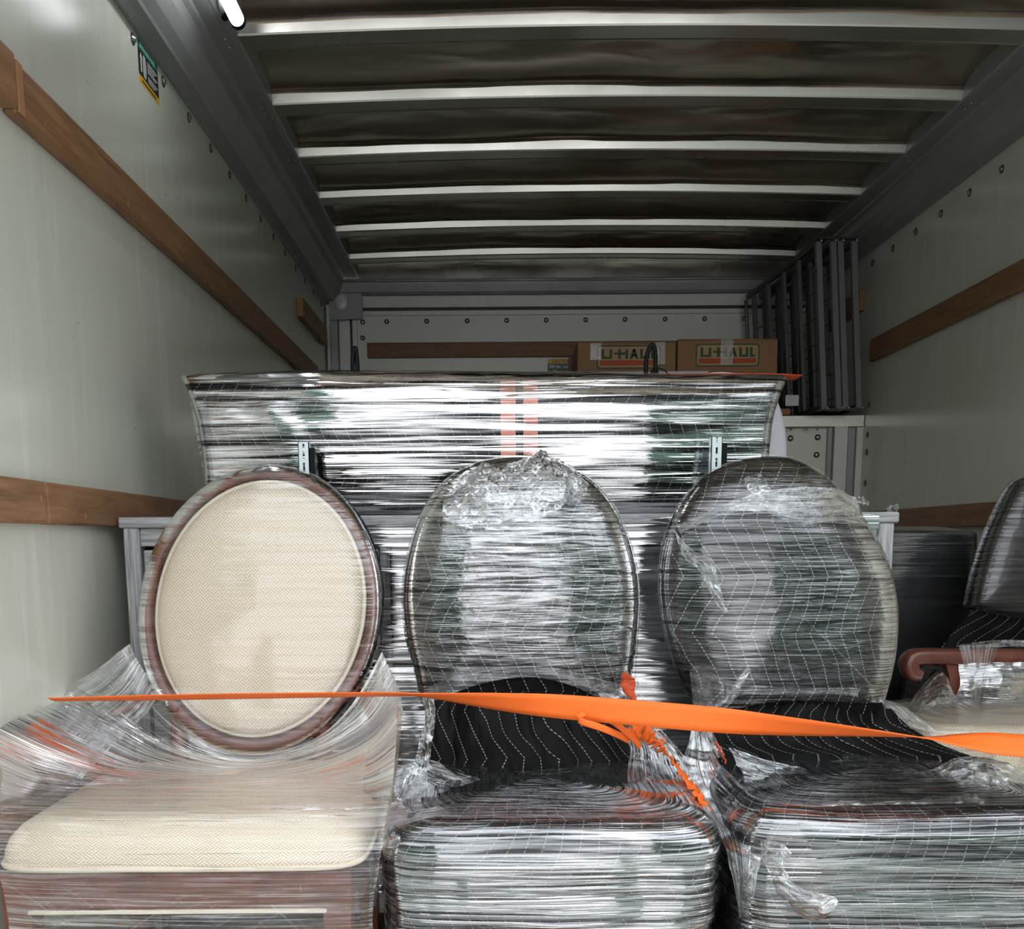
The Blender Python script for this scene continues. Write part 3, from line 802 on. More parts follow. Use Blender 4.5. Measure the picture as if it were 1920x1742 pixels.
# cords on top of the bundle
BT = onY(1000, 707, YW).z
def cord(lb, pts, rad, Y):
    t = thing('cord_loop', lb, 'cord', onY(pts[0][0], 709, Y))
    bm = bmesh.new(); tube_bm(bm, [onY(x, y, Y) for x, y in spline(pts, 40)], rad, 8); bmo('loop', bm, M['black'], t, True); return t
t = cord('black cord standing in a tall arched loop before the left cardboard box', [(1211, 709), (1211, 690), (1213, 668), (1218, 652), (1223, 647), (1227, 652), (1229, 668), (1229, 700), (1229, 709)], .0050, 2.36)
bm = bmesh.new(); tube_bm(bm, [onY(x, y, 2.35) for x, y in spline([(1228, 694), (1238, 691), (1248, 696), (1256, 706)], 12)], .0014, 6); bmo('thin_wire', bm, M['black'], t, True)
bm = bmesh.new(); bmesh.ops.create_uvsphere(bm, u_segments=14, v_segments=8, radius=.010)
for v in bm.verts: v.co = v.co*1.0+onY(1227, 700, 2.355)
bmo('knot', bm, M['black'], t, True)
t = cord('black cord folded upright into a thin spike at the left end of the bundle', [(661, 709), (661, 690), (662, 665), (665, 652), (668, 660), (670, 685), (671, 709)], .0048, 2.36)
bm = bmesh.new(); tube_bm(bm, [onY(x, y, 2.35) for x, y in spline([(640, 706), (650, 697), (664, 695), (680, 698), (692, 706)], 16)], .0011, 6); bmo('thin_wire', bm, M['black'], t, True)
bm = bmesh.new(); tube_bm(bm, [onY(x, y, 2.355) for x, y in spline([(618, 697), (624, 700), (632, 704)], 6)], .004, 6); bmo('clip', bm, M['black'], t, True)
# short orange strap over the bundle
pp = [onY(1200, 709, 2.40), onY(1320, 708, 2.40), onY(1440, 708, 2.42), onY(1497, 710, 2.48)]
st_ = ribbon('strap_tail', [(p.x, p.y, p.z+.003, 1.2, 1) for p in pp], .025, M['orange_dark'], n=30)
tag(st_, 'short red-orange strap end sticking out over the right end of the bundle', 'strap')
# ================================================================== ATTIC GOODS
def carton(pxl, pxr, pyt, Yf, lb, tape):
    a_ = onY(pxl, pyt, Yf); b_ = onY(pxr, pyt, Yf); h = a_.z
    t = thing('cardboard_box', lb, 'box', ((a_.x+b_.x)/2, Yf+.2, ZA), 'moving boxes in the attic')
    boxo('carton_body', (a_.x, Yf, ZA), (b_.x, Yf+.33, h-.004), M['cardboard'], t, .003)
    xm = (a_.x+b_.x)/2
    boxo('flap', (a_.x+.001, Yf, h-.004), (b_.x-.001, Yf+.163, h), M['cardboard'], t, .001); boxo('flap', (a_.x+.001, Yf+.167, h-.004), (b_.x-.001, Yf+.33, h), M['cardboard'], t, .001)
    return t, a_, b_, h
def logo(t, px0, px1, py0, py1, Yf):
    A = onY(px0, py0, Yf); B = onY(px1, py1, Yf); x0, x1, z1, z0 = A.x, B.x, A.z, B.z; W = x1-x0; H = z1-z0; r = H*.16
    def rr(x0, x1, z0, z1, r):
        o = []
        for cx, cz, a0 in ((x1-r, z1-r, 0), (x0+r, z1-r, 90), (x0+r, z0+r, 180), (x1-r, z0+r, 270)):
            for k in range(6):
                an = math.radians(a0+k*18); o.append((cx+r*math.cos(an), cz+r*math.sin(an)))
        return o
    y = Yf-.0008
    bm = bmesh.new(); bm.faces.new([bm.verts.new((x, y+.0003, z)) for x, z in rr(x0, x1, z0, z1, r)])
    bmo('printed_field', bm, M['ink_field'], t)
    bm = bmesh.new(); o = rr(x0, x1, z0, z1, r); w_ = H*.055; i_ = rr(x0+w_, x1-w_, z0+w_, z1-w_, r-w_*.6)
    vo = [bm.verts.new((x, y, z)) for x, z in o]; vi = [bm.verts.new((x, y, z)) for x, z in i_]
    for k in range(len(o)): bm.faces.new((vo[k], vo[(k+1) % len(o)], vi[(k+1) % len(o)], vi[k]))
    bmo('printed_border', bm, M['ink_green'], t)
    bm = bmesh.new()
    def quad(pts): bm.faces.new([bm.verts.new((x0+W*u, y-.0002, z0+H*v)) for u, v in pts])
    quad([(.05, .14), (.95, .14), (.95, .36), (.05, .36)]); bmo('printed_bar', bm, M['ink_orange'], t)
    bm = bmesh.new(); L, T_ = .42, .84; s = .042; hz = .10
    def bar(u0, u1, v0, v1): quad([(u0, v0), (u1, v0), (u1, v1), (u0, v1)])
    # U
    bar(.075, .075+s, L, T_); bar(.20, .20+s, L, T_); bar(.075+s, .20, L, L+hz)
    # hyphen running into H
    bar(.275, .335, .60, .60+hz); bar(.335, .335+s, L, T_); bar(.335+s, .45, .60, .60+hz); bar(.45, .45+s, L, T_)
    # A
    quad([(.515, L), (.562, L), (.605, T_), (.565, T_)]); quad([(.655, L), (.608, L), (.565, T_), (.605, T_)]); bar(.55, .62, .53, .53+hz*.8)
    # U
    bar(.68, .68+s, L, T_); bar(.785, .785+s, L, T_); bar(.68+s, .785, L, L+hz)
    # L
    bar(.85, .85+s, L, T_); bar(.85+s, .935, L, L+hz)
    bmo('printed_lettering', bm, M['ink_green'], t)
YX = 4.42
t1, a_, b_, h = carton(1083, 1268, 641, YX, 'printed cardboard moving box nearer the middle of the truck, behind the arched cord', 1)
logo(t1, 1119, 1238, 648, 691, YX)
for q in ((1107, 1127, 643, 675), (1230, 1247, 641, 683)):
    P0 = onY(q[0], q[2], YX-.002); P1 = onY(q[1], q[3], YX-.002)
    grid('packing_tape', [[Vector((P0.x, YX-.002, P0.z)), Vector((P1.x, YX-.002, P0.z))], [Vector((P0.x, YX-.002, P1.z)), Vector((P1.x, YX-.002, P1.z))]], M['pack_tape'], t1, [[(0, 0), (1, 0)], [(0, 1), (1, 1)]], smooth=False)
t2, a_, b_, h = carton(1271, 1459, 636, YX-.0, 'printed cardboard moving box farthest right, beside the folded metal frames', 1)
logo(t2, 1305, 1423, 645, 687, YX)
P0 = onY(1352, 636, YX-.002); P1 = onY(1374, 684, YX-.002)
grid('packing_tape', [[Vector((P0.x, YX-.002, P0.z)), Vector((P1.x, YX-.002, P0.z))], [Vector((P0.x, YX-.002, P1.z)), Vector((P1.x, YX-.002, P1.z))]], M['pack_tape'], t2, [[(0, 0), (1, 0)], [(0, 1), (1, 1)]], smooth=False)
P0 = onY(1085, 697, 4.34); P1 = onY(1327, 700, 4.34)
wb2 = thing('flat_carton', 'white flat carton standing in front of the two printed boxes', 'box', ((P0.x+P1.x)/2, 4.37, ZA))
boxo('carton_body', (P0.x, 4.342, ZA), (P1.x, 4.40, P0.z-.006), M['white'], wb2, .003)
boxo('lid', (P0.x-.003, 4.339, P0.z-.03), (P1.x+.003, 4.403, P0.z), M['white'], wb2, .003)
# small boxes at the far right foot
P0 = onY(1468, 768, 4.40); P1 = onY(1484, 790, 4.40)
tb = thing('small_carton', 'small brown carton stack low down beside the metal frames', 'box', (P0.x, 4.5, ZA))
x0 = onY(1462, 770, 4.4).x
for k, (pa, pb__, xr) in enumerate(((766, 775, 1482), (780, 790, 1487))):
    z1 = onY(1470, pa, 4.4).z; z0 = max(ZA, onY(1470, pb__+3, 4.4).z) if k == 0 else ZA
    boxo('carton_layer', (x0, 4.40, z0), (onY(xr, 770, 4.4).x, 4.56, z1), M['cardboard'], tb, .002)
boxo('dark_layer', (x0+.002, 4.405, onY(1470, 780, 4.4).z), (onY(1484, 770, 4.4).x, 4.55, onY(1470, 775, 4.4).z), M['black'], tb)
P0 = onY(1473, 741, 4.41); P1 = onY(1497, 761, 4.41)
pn = thing('paper_sheet', 'white paper tag propped on the small brown cartons', 'paper', (P0.x, 4.41, P1.z))
boxo('sheet', (P0.x, 4.408, P1.z), (P1.x, 4.411, P0.z), M['paper'], pn)
boxo('backing_card', (P0.x+.004, 4.411, onY(1470, 766, 4.4).z), (P1.x-.02, 4.45, P1.z+.02), M['black'], pn)
# folded metal frames
rk = thing('folded_bed_frame', 'grey folded metal bed frame standing upright against the right wall on the attic ledge', 'bed frame', (1.37, 4.6, ZA))
YR0, YR1 = 4.19, 5.08
zt = onY(1580, 436, YR0).z-.012; zt = min(zt, EZ+1.178); zbm = ZA+.012
def shx(x, z, y): return x - .055*(z-ZA)/.69 - .05*(y-YR0)/.87
def bar(name, x0, x1, y0, y1, z0, z1, mat, par=rk):
    bm = bmesh.new(); box(bm, (x0, y0, z0), (x1, y1, z1), .0015)
    for v in bm.verts: v.co.x = shx(v.co.x, v.co.z, v.co.y)
    return bmo(name, bm, M[mat], par)
fx_ = [onY(px, 770, YR0).x for px in (1541, 1568, 1581, 1606)]
ww = .0235
for k, x in enumerate(fx_):
    bar('upright', x, x+ww, YR0, YR0+.02, zbm, zt-.02, 'rack')
    bar('side_rail', x, x+.018, YR0+.02, YR1, zt-.035, zt-.015, 'rack_dark')
    bar('side_rail', x, x+.018, YR0+.02, YR1, zbm, zbm+.02, 'rack_dark')
    for y in (4.40, 4.58, 4.78, 4.98):
        bar('slat', x+.002, x+.018, y+.03*k, y+.028+.03*k, zbm+.02, zt-.035, 'rack_shaded')
    r = bmesh.new(); bmesh.ops.create_uvsphere(r, u_segments=8, v_segments=6, radius=.006)
    for v in r.verts: v.co += Vector((shx(x+ww-.002, zt, YR0), YR0-.004, zt-.018))
    bmo('screw', r, M['steel'], rk, True)
    r = bmesh.new(); bmesh.ops.create_uvsphere(r, u_segments=8, v_segments=6, radius=.006)
    for v in r.verts: v.co += Vector((shx(x+ww-.002, zbm, YR0), YR0-.004, zbm+.006))
    bmo('screw', r, M['steel'], rk, True)
bar('hinge_bar', fx_[0]+.01, fx_[1]+.01, YR0-.002, YR0+.012, zt-.012, zt-.002, 'rack_dark'); bar('hinge_bar', fx_[2]+.01, fx_[3]+.02, YR0-.002, YR0+.012, zt-.012, zt-.002, 'rack_dark')
bar('hinge_bar', fx_[0]+.01, fx_[1]+.01, YR0-.002, YR0+.012, zbm-.004, zbm+.006, 'rack_dark'); bar('hinge_bar', fx_[2]+.01, fx_[3]+.02, YR0-.002, YR0+.012, zbm-.004, zbm+.006, 'rack_dark')
for x in (fx_[0]+.022, fx_[2]+.03):
    for k in range(6):
        z = zbm+.07+k*(zt-zbm-.1)/5.6; bm = bmesh.new()
        tube_bm(bm, [Vector((shx(x, z, y), y, z+.004*math.sin(y*14))) for y in [YR0+.02+i*(YR1-YR0-.04)/10 for i in range(11)]], .0022, 6)
        bmo('wire', bm, M['rack_dark'], rk, True)
bm = bmesh.new(); tube_bm(bm, [(shx(fx_[0]-.0, z, YR1), YR1+.012*math.sin(k_), z) for k_, z in [(i*.3, zbm+.02+i*(zt-zbm-.06)/10) for i in range(11)]], .008, 8)
bmo('end_bow', bm, M['rack'], rk, True)
# ================================================================== STICKERS
def xsticker():
    A = onX(256, 56, XL); B = onX(298, 188, XL); y0, y1 = A.y, B.y
    zt_ = (onX(256, 56, XL).z+onX(297, 115, XL).z)/2; zb_ = (onX(257, 137, XL).z+onX(299, 188, XL).z)/2
    t = thing('safety_sticker', 'small green, black and yellow safety sticker high on the left wall', 'sticker', (XL, (y0+y1)/2, zb_))
    sh_ = max(0, zt_-(ZC-.104)); zt_ -= sh_; zb_ -= sh_; H = zt_-zb_; W = y1-y0
    def r_(nm, u0, u1, v0, v1, mat, lay=1, par=t):
        return boxo(nm, (XL, y0+W*u0, zb_+H*v0), (XL+.0006*lay, y0+W*u1, zb_+H*v1), M[mat], par)
    r_('green_band', 0, 1, .78, 1, 'st_green'); r_('black_field', 0, 1, .17, .78, 'st_black'); r_('yellow_band', 0, 1, 0, .17, 'st_yellow')
    bm = bmesh.new()
    for u in (.10, .20, .29, .38, .47, .58, .68, .78): box(bm, (XL, y0+W*u, zb_+H*.83), (XL+.0012, y0+W*(u+.07), zb_+H*.94))
    bmo('heading_print', bm, M['st_pale'], t)
    bm = bmesh.new()
    box(bm, (XL, y0+W*.10, zb_+H*.27), (XL+.0012, y0+W*.145, zb_+H*.60))
    vs = [bm.verts.new((XL+.0012, y0+W*u, zb_+H*v)) for u, v in ((.06, .58), (.185, .58), (.12, .72))]; bm.faces.new(vs)
    for k in range(10):
        v = .22+k*.052; hw = .085*math.sqrt(max(0, 1-((v-.455)/.30)**2)); box(bm, (XL, y0+W*(.29-hw), zb_+H*v), (XL+.0012, y0+W*(.29+hw), zb_+H*(v+.034)))
    for k in range(9):
        v = .68-k*.056; 
        if k == 5: continue
        box(bm, (XL, y0+W*.45, zb_+H*v), (XL+.0012, y0+W*(.95-.09*(k % 3)), zb_+H*(v+.022)))
    bmo('white_print', bm, M['st_white'], t)
    bm = bmesh.new()
    for k in range(9): box(bm, (XL, y0+W*(.14+k*.08), zb_+H*.05), (XL+.0012, y0+W*(.19+k*.08), zb_+H*.11))
    bmo('dark_print', bm, M['st_black'], t)
xsticker()
A = onY(1027, 673, YB); B = onY(1070, 700, YB)
t = thing('caution_sticker', 'yellow and black caution sticker on the attic wall left of the boxes', 'sticker', (A.x, YB, B.z))
zm = onY(1040, 682, YB).z
boxo('yellow_band', (A.x, YB-.001, zm), (B.x+.01, YB, A.z), M['st_yellow'], t); boxo('black_field', (A.x, YB-.001, B.z-.02), (B.x+.01, YB, zm), M['st_black'], t)
text_o('heading_print', 'CAUTION', .020, M['st_black'], t, (A.x+.022, YB-.0016, zm+.004), (1, 0, 0), (0, 0, 1), bold=.0004)
text_o('line_print', '300 lbs. max.', .020, M['st_white'], t, (A.x+.006, YB-.0016, zm-.020), (1, 0, 0), (0, 0, 1), bold=.0005)
text_o('line_print', 'in "Mom\'s Attic"', .0185, M['st_white'], t, (A.x+.006, YB-.0016, zm-.044), (1, 0, 0), (0, 0, 1), bold=.0005)
boxo('batten', (onY(1066, 650, YB).x, YB-.02, ZA), (onY(1081, 650, YB).x, YB, onY(1070, 672, YB).z), M['batten_x'], wb, .002)
# ================================================================== LED LAMP
A = onZ(472, 42, ZC-.03); B = onZ(436, -60, ZC-.03)
t = thing('led_lamp', 'glowing white LED tube lamp fixed to the ceiling edge at top left', 'lamp', (A.x, (A.y+B.y)/2, ZC))
d_ = (B-A).normalized(); 
A2 = Vector((XI0+.03, A.y, ZC-.024)); B2 = Vector((XI0+.03, A.y-.45, ZC-.024))
tubeo('diffuser', [A2+(B2-A2)*k/8 for k in range(9)], .0165, M['led'], t, 16)
tubeo('end_cap', [A2+Vector((0, .009, 0)), A2+Vector((0, -.004, 0))], .019, M['black'], t, 16)
tubeo('end_cap', [B2+Vector((0, .004, 0)), B2+Vector((0, -.009, 0))], .019, M['black'], t, 16)
boxo('mounting_rail', (XI0+.018, B2.y, ZC-.012), (XI0+.042, A2.y, ZC+.03), M['bow'], t)
w0 = [onZ(x, y, ZC-.006) for x, y in spline([(405, -30), (409, 0), (413, 18), (421, 30), (430, 36)], 14)]
bm = bmesh.new(); tube_bm(bm, w0, .002, 6); bmo('wire', bm, M['steel'], t, True)
pA = onZ(420, 34, ZC-.01); pB = onZ(437, 22, ZC-.01)
tubeo('connector', [pA, (pA+pB)/2, pB], .0075, M['black'], t, 8)
w0 = [onZ(x, y, ZC-.006) for x, y in spline([(437, 24), (444, 22), (442, 32), (446, 40), (449, 46)], 14)]
bm = bmesh.new(); tube_bm(bm, w0, .002, 6); bmo('wire', bm, M['trimwhite'], t, True)
# ================================================================== CREAM OVAL-BACK ARMCHAIR
YS, YK = 1.44, 1.95
c1 = thing('oval_back_armchair', 'cream basket-weave oval-back armchair with mahogany frame under clear film, leftmost of the three', 'chair', (-.47, 1.68, 0), None)
sl_, sr_ = onY(-22, 1638, YS), onY(678, 1636, YS); zs = (sl_.z+sr_.z)/2
SX0, SX1 = sl_.x, sr_.x
def seatcushion(par):
    P = []; UV = []; n = 70; m = 60
    hx, hy = (SX1-SX0)/2, .25; cx, cy = (SX0+SX1)/2, YS+.25
    rings = [(1.0, 0)]+[(1.0-.012*(1-math.cos(a_*.1571)), .0) for a_ in range(0)]
    prof = [(.985, 0), (1.0, .005), (1.003, .015), (.997, .026), (.975, .042), (.93, .056), (.85, .067), (.72, .076), (.55, .081), (.35, .084), (.15, .085), (.001, .085)]
    acc = 0
    nn = 96; tv = []
    for s, z in prof:
        row = []; u_ = []
        for j in range(nn):
            t_ = 2*math.pi*j/nn; c, s2 = math.cos(t_), math.sin(t_); pw = 2/9.0
            x = math.copysign(abs(c)**pw, c)*hx*s; y = math.copysign(abs(s2)**pw, s2)*hy*s
            row.append(Vector((cx+x, cy+y*(1-.0), zs+z*1.0))); u_.append((cx+x, cy+y+z*1.2))
        P.append(row); UV.append(u_)
    n_ = len(P); fs = []; fuv = []
    for i in range(n_-1):
        for j in range(nn):
            j2 = (j+1) % nn
            fs.append((i*nn+j, i*nn+j2, (i+1)*nn+j2, (i+1)*nn+j))
            # side and front facing rings take z into v so the weave does not stretch
            fuv += [UV[i][j], UV[i][j2], UV[i+1][j2], UV[i+1][j]]
    fs.append(tuple(range(nn-1, -1, -1))); fuv += [(0, 0)]*nn
    me = bpy.data.meshes.new('seat'); me.from_pydata([tuple(v) for r in P for v in r], [], fs)
    l = me.uv_layers.new(name='UVMap'); l.data.foreach_set('uv', [c for q in fuv for c in q]); me.update()
    o = link('seat', me, M['cream'], par, True)
    bm = bmesh.new(); tp = []
    for j in range(nn+1):
        t_ = 2*math.pi*j/nn; c, s2 = math.cos(t_), math.sin(t_); pw = 2/9.0
        tp.append(Vector((cx+math.copysign(abs(c)**pw, c)*(hx+.001), cy+math.copysign(abs(s2)**pw, s2)*(hy+.001), zs+.006)))
    tube_bm(bm, tp, .0045, 8, False); bmo('piping', bm, M['cream_plain'], o, True)
    return o
seatcushion(c1)
rl0 = onY(16, 1645, YS+.01); rl1 = onY(668, 1708, YS+.01); RZ0 = rl1.z
boxo('seat_rail', (SX0+.012, YS+.01, RZ0+.004), (SX1-.018, YS+.034, zs-.002), M['mahogany'], c1, .003)
boxo('seat_rail', (SX0+.012, YS+.034, RZ0+.004), (SX0+.036, YS+.46, zs-.002), M['mahogany'], c1, .003)
boxo('seat_rail', (SX1-.042, YS+.034, RZ0+.004), (SX1-.018, YS+.46, zs-.002), M['mahogany'], c1, .003)
boxo('seat_rail', (SX0+.012, YS+.44, RZ0+.004), (SX1-.018, YS+.465, zs-.002), M['mahogany'], c1, .003)
boxo('bead_strip', (SX0+.050, YS+.006, RZ0-.002), (SX1-.055, YS+.03, RZ0+.004), M['cream_plain'], c1, .001)
def leg(x, y, lean_x=0, lean_y=0, top=None, w0=.022, w1=.014):
    top = top or zs-.004
    bm = bmesh.new(); rr = []
    for k in range(7):
        t_ = k/6; z = top*(1-t_); w_ = w0+(w1-w0)*t_
        rr.append([bm.verts.new((x+lean_x*t_+a_*w_, y+lean_y*t_+b_*w_, z)) for a_, b_ in ((-1, -1), (1, -1), (1, 1), (-1, 1))])
    for i in range(6):
        for k in range(4): bm.faces.new((rr[i][k], rr[i][(k+1) % 4], rr[i+1][(k+1) % 4], rr[i+1][k]))
    bm.faces.new(rr[0]); bm.faces.new(rr[-1]); return bm
for x, y, lx, ly in ((SX0+.033, YS+.032, 0, 0), (SX1-.040, YS+.032, 0, 0), (SX0+.05, YS+.44, 0, .06), (SX1-.05, YS+.44, 0, .06)):
    bmo('leg', leg(x, y, lx, ly), M['mahogany'], c1)
# oval back: frame ring + cushion + piping
def oval(cx, cy, rx, ry, rot, n=64):
    o = []
    for k in range(n):
        t_ = 2*math.pi*k/n; x = rx*math.cos(t_); y = ry*math.sin(t_)
        o.append((cx+x*math.cos(rot)-y*math.sin(rot), cy+x*math.sin(rot)+y*math.cos(rot)))
    return o
LEAN = .16
RO = math.radians(5)
of_ = oval(491, 1138, 222, 264, RO); oi_ = oval(490, 1137, 199, 240, RO)
fo = [onY(x, y, YK) for x, y in of_]; fi = [onY(x, y, YK) for x, y in oi_]
zc_ = sum(p.z for p in fo)/len(fo)
P = []
for a_, b_ in zip(fo, fi):
    m_ = (a_+b_)/2; u_ = (a_-b_)*.5; row = []
    for k in range(12):
        t_ = 2*math.pi*k/12; c, s2 = math.cos(t_), math.sin(t_)
        q = m_+u_*math.copysign(abs(c)**.6, c)*1.05+Vector((0, -.017*math.copysign(abs(s2)**.6, s2), 0))
        q.y += (q.z-zc_)*LEAN; row.append(q)
    P.append(row)
P.append(P[0])
grid('back_frame', P, M['mahogany'], c1, closed=True)
oc_ = oval(490, 1137, 192, 234, RO, 40)
bc = pillow('back_cushion', oc_, YK-.012, .048, M['cream'], c1, lean=LEAN, back=.25, p=2.6)
bm = bmesh.new(); tp = []
for x, y in oval(490, 1137, 193, 235, RO, 80)+[oval(490, 1137, 193, 235, RO, 80)[0]]:
    q = onY(x, y, YK-.012); q.y += (q.z-zc_)*LEAN-.004; tp.append(q)
tube_bm(bm, tp, .0042, 8, False); bmo('piping', bm, M['cream_plain'], bc, True)
# back posts
for px in (345, 610):
    a_ = onY(px, 1320, YK); a_.y += (a_.z-zc_)*LEAN; b_ = Vector((a_.x, YS+.45, zs-.03))
    bm = bmesh.new(); tube_bm(bm, [a_, (a_+b_)/2+Vector((0, .0, 0)), b_], .018, 8); bmo('back_post', bm, M['mahogany'], c1, True)
# arms
def arm(pts, mat, par, rad=.017):
    bm = bmesh.new(); tube_bm(bm, spline([tuple(onY(*p)) for p in pts], 26), rad, 10); return bmo('armrest', bm, mat, par, True)
arm([(300, 1300, 1.95), (195, 1352, 1.92), (105, 1400, 1.75), (52, 1412, 1.62), (44, 1420, 1.60)], M['mahogany'], c1, .013)
arm([(680, 1300, 1.95), (702, 1345, 1.88), (708, 1385, 1.72), (706, 1402, 1.62)], M['mahogany'], c1, .013)
for px, py, Y0, X0 in ((60, 1412, 1.64, SX0+.03), (706, 1396, 1.66, SX1-.03)):
    a_ = onY(px, py, Y0); bm = bmesh.new(); tube_bm(bm, [a_, Vector(((a_.x+X0)/2, Y0+.04, (a_.z+zs)/2)), Vector((X0, Y0+.03, zs-.03))], .014, 8); bmo('arm_post', bm, M['mahogany'], c1, True)
# film: over the oval back
pillow('stretch_film', oval(491, 1138, 226, 268, RO, 40), YK-.008, .056, M['film_clear'], c1, off=.003, lean=LEAN, back=.5, p=3.0, lump=.004, ls=5,
       den=lambda x, z, s: .45+1.1*max(0, s-.75)/.25*(.6+.6*fbm((x*6, z*6, 3), 1)))
# film: draped between the arms and over seat and rail
rowsA = [
 [(238, 1212, 1.905, .9), (262, 1262, 1.90, .6), (320, 1338, 1.86, .5), (400, 1398, 1.85, .6), (490, 1412, 1.85, .6), (590, 1385, 1.85, .6), (660, 1320, 1.86, .6), (716, 1222, 1.89, .9)],
 [(120, 1305, 1.86, .6), (205, 1350, 1.83, .4), (300, 1405, 1.80, .5), (400, 1432, 1.78, .9), (500, 1434, 1.78, .6), (600, 1408, 1.78, .7), (690, 1360, 1.78, .8), (742, 1290, 1.78, .8)],
 [(0, 1368, 1.50, 1.5), (90, 1410, 1.58, 1.5), (200, 1445, 1.64, 1.2), (330, 1458, 1.68, .8), (470, 1456, 1.68, .6), (590, 1440, 1.64, .8), (690, 1400, 1.56, 1.4), (746, 1340, 1.48, 1.7)],
 [(3, 1450, 1.47, .8), (70, 1472, 1.54, .8), (180, 1480, 1.58, .5), (330, 1480, 1.59, .4), (470, 1480, 1.59, .4), (590, 1478, 1.57, .6), (680, 1476, 1.51, 1.1), (738, 1460, 1.47, 1.5)],
 [(2, 1510, 1.44, .5), (60, 1514, 1.455, .4), (180, 1516, 1.46, .25), (330, 1516, 1.46, .25), (470, 1516, 1.46, .25), (590, 1516, 1.46, .3), (680, 1514, 1.455, .6), (728, 1510, 1.45, 1.0)],
 [(0, 1570, 1.422, .4), (60, 1572, 1.428, .3), (180, 1574, 1.428, .2), (330, 1574, 1.428, .2), (470, 1574, 1.428, .2), (590, 1574, 1.428, .25), (680, 1572, 1.428, .4), (718, 1570, 1.43, .7)],
 [(-2, 1636, 1.42, .4), (60, 1640, 1.422, .3), (180, 1641, 1.422, .25), (330, 1641, 1.422, .25), (470, 1641, 1.422, .25), (590, 1640, 1.422, .3), (690, 1638, 1.422, .4), (710, 1636, 1.43, .6)],
 [(12, 1700, 1.43, .6), (80, 1704, 1.43, .6), (200, 1706, 1.43, .55), (330, 1708, 1.43, .5), (470, 1708, 1.43, .7), (590, 1706, 1.43, .7), (674, 1704, 1.43, .6), (700, 1700, 1.445, .6)],
 [(18, 1800, 1.44, .8), (80, 1804, 1.44, .8), (200, 1806, 1.44, .8), (330, 1808, 1.44, .8), (470, 1808, 1.44, .7), (590, 1806, 1.44, .7), (672, 1804, 1.44, .6), (698, 1800, 1.45, .6)],
]
patch('film_drape', rowsA, M['film_drape'], c1, 120, 110, rough=.005, rs=5, uvs=(1, 1), aniso=(1.0, 5), seed=1)
# left panel from arm to seat side, peak of the film at the back left
patch('film_side', [[(240, 1205, 1.90, 1.3), (262, 1245, 1.90, 1.0), (300, 1300, 1.90, .8)], [(170, 1262, 1.88, .9), (225, 1300, 1.87, .6), (270, 1345, 1.86, .5)], [(85, 1312, 1.84, .8), (150, 1352, 1.83, .6), (210, 1400, 1.80, .5)], [(2, 1366, 1.54, 1.2), (70, 1420, 1.60, 1.0), (150, 1462, 1.65, .8)]], M['film_drape'], c1, 30, 50, rough=.012, rs=9, seed=3, across=True)
patch('film_side', [[(716, 1222, 1.88, 1.0), (735, 1262, 1.86, .9), (752, 1300, 1.70, .9)], [(700, 1300, 1.86, 1.0), (738, 1330, 1.74, .9), (753, 1345, 1.60, .9)], [(700, 1420, 1.80, .9), (728, 1440, 1.65, .8), (745, 1440, 1.50, .8)], [(690, 1540, 1.75, .8), (712, 1550, 1.6, .8), (728, 1545, 1.46, .8)], [(694, 1700, 1.70, .8), (700, 1700, 1.6, .8), (704, 1700, 1.46, .8)]], M['film_drape'], c1, 30, 60, rough=.010, rs=9, seed=4, across=True)
# ================================================================== BLACK QUILTED CHAIRS
def black_chair(name, lb, fmat, film_out, back_out, sx0, sx1, sy0, curtain, ztop, seed, bden_, Yb=1.97, T=.075):
    t = thing(name, lb, 'chair', ((sx0+sx1)/2, sy0+.24, 0), 'quilt-wrapped armchairs in the front row')
    pillow('back_quilt', back_out, Yb, T, M['quilt'], t, lean=.10, back=.5, p=2.3, lump=.006, ls=5, seed=seed)
    pillow('back_film', film_out, Yb, T+.006, M[fmat], t, off=.004, lean=.10, back=.6, p=2.3, lump=.006, ls=5, seed=seed, den=bden_, nr=40, nseg=140, ridge=.002, hug=(back_out, T))
    patch('quilt_fold', curtain, M['quilt_side'], t, 90, 50, rough=.022, rs=5, seed=seed, uvs=(1, 1), aniso=(2.2, .8), solid=.004)
    block('seat_quilt', sx0, sx1, sy0, sy0+.47, .13, ztop, M['quilt'], t, tr=.055, lump=.012, ls=5, seed=seed, n=160, pw=7)
    for x in (sx0+.07, sx1-.07):
        for y in (sy0+.06, sy0+.41): bmo('leg', leg(x, y, 0, 0, .16), M['mahogany'], t)
    return t
# middle chair
ob2 = [(976, 857), (1050, 868), (1115, 905), (1160, 965), (1186, 1040), (1196, 1110), (1192, 1180), (1182, 1250), (1160, 1310), (1080, 1345), (976, 1352), (880, 1345), (800, 1315), (778, 1250), (762, 1180), (757, 1110), (766, 1040), (790, 965), (832, 905), (895, 868)]
ob2f = ob2[:7]+[(1192, 1180), (1186, 1250), (1183, 1300), (1165, 1325), (1120, 1300), (1060, 1270), (990, 1256), (915, 1266), (850, 1290), (800, 1318), (780, 1250), (762, 1180)]+ob2[15:]
A = onY(708, 1600, 1.45); B = onY(1361, 1600, 1.45); zt2 = onY(1030, 1532, 1.50).z
def den2(x, z, s):
    c = onY(976, 1085, 1.97); dx, dz = (x-c.x)/.22, (z-c.z)/.24
    v = .28+.35*fbm((x*4, z*4, 2), 1.5)
    v += 1.1*math.exp(-((dz-.72)/.30)**2)*(.7+.8*abs(fbm((x*7, z*7, 8), 1)))
    v += .75*math.exp(-((dz-.25)/.28)**2-((dx-.05)/.75)**2)
    v += .5*math.exp(-((dz+.35)/.35)**2-((dx)/.6)**2)
    return max(.12, v)
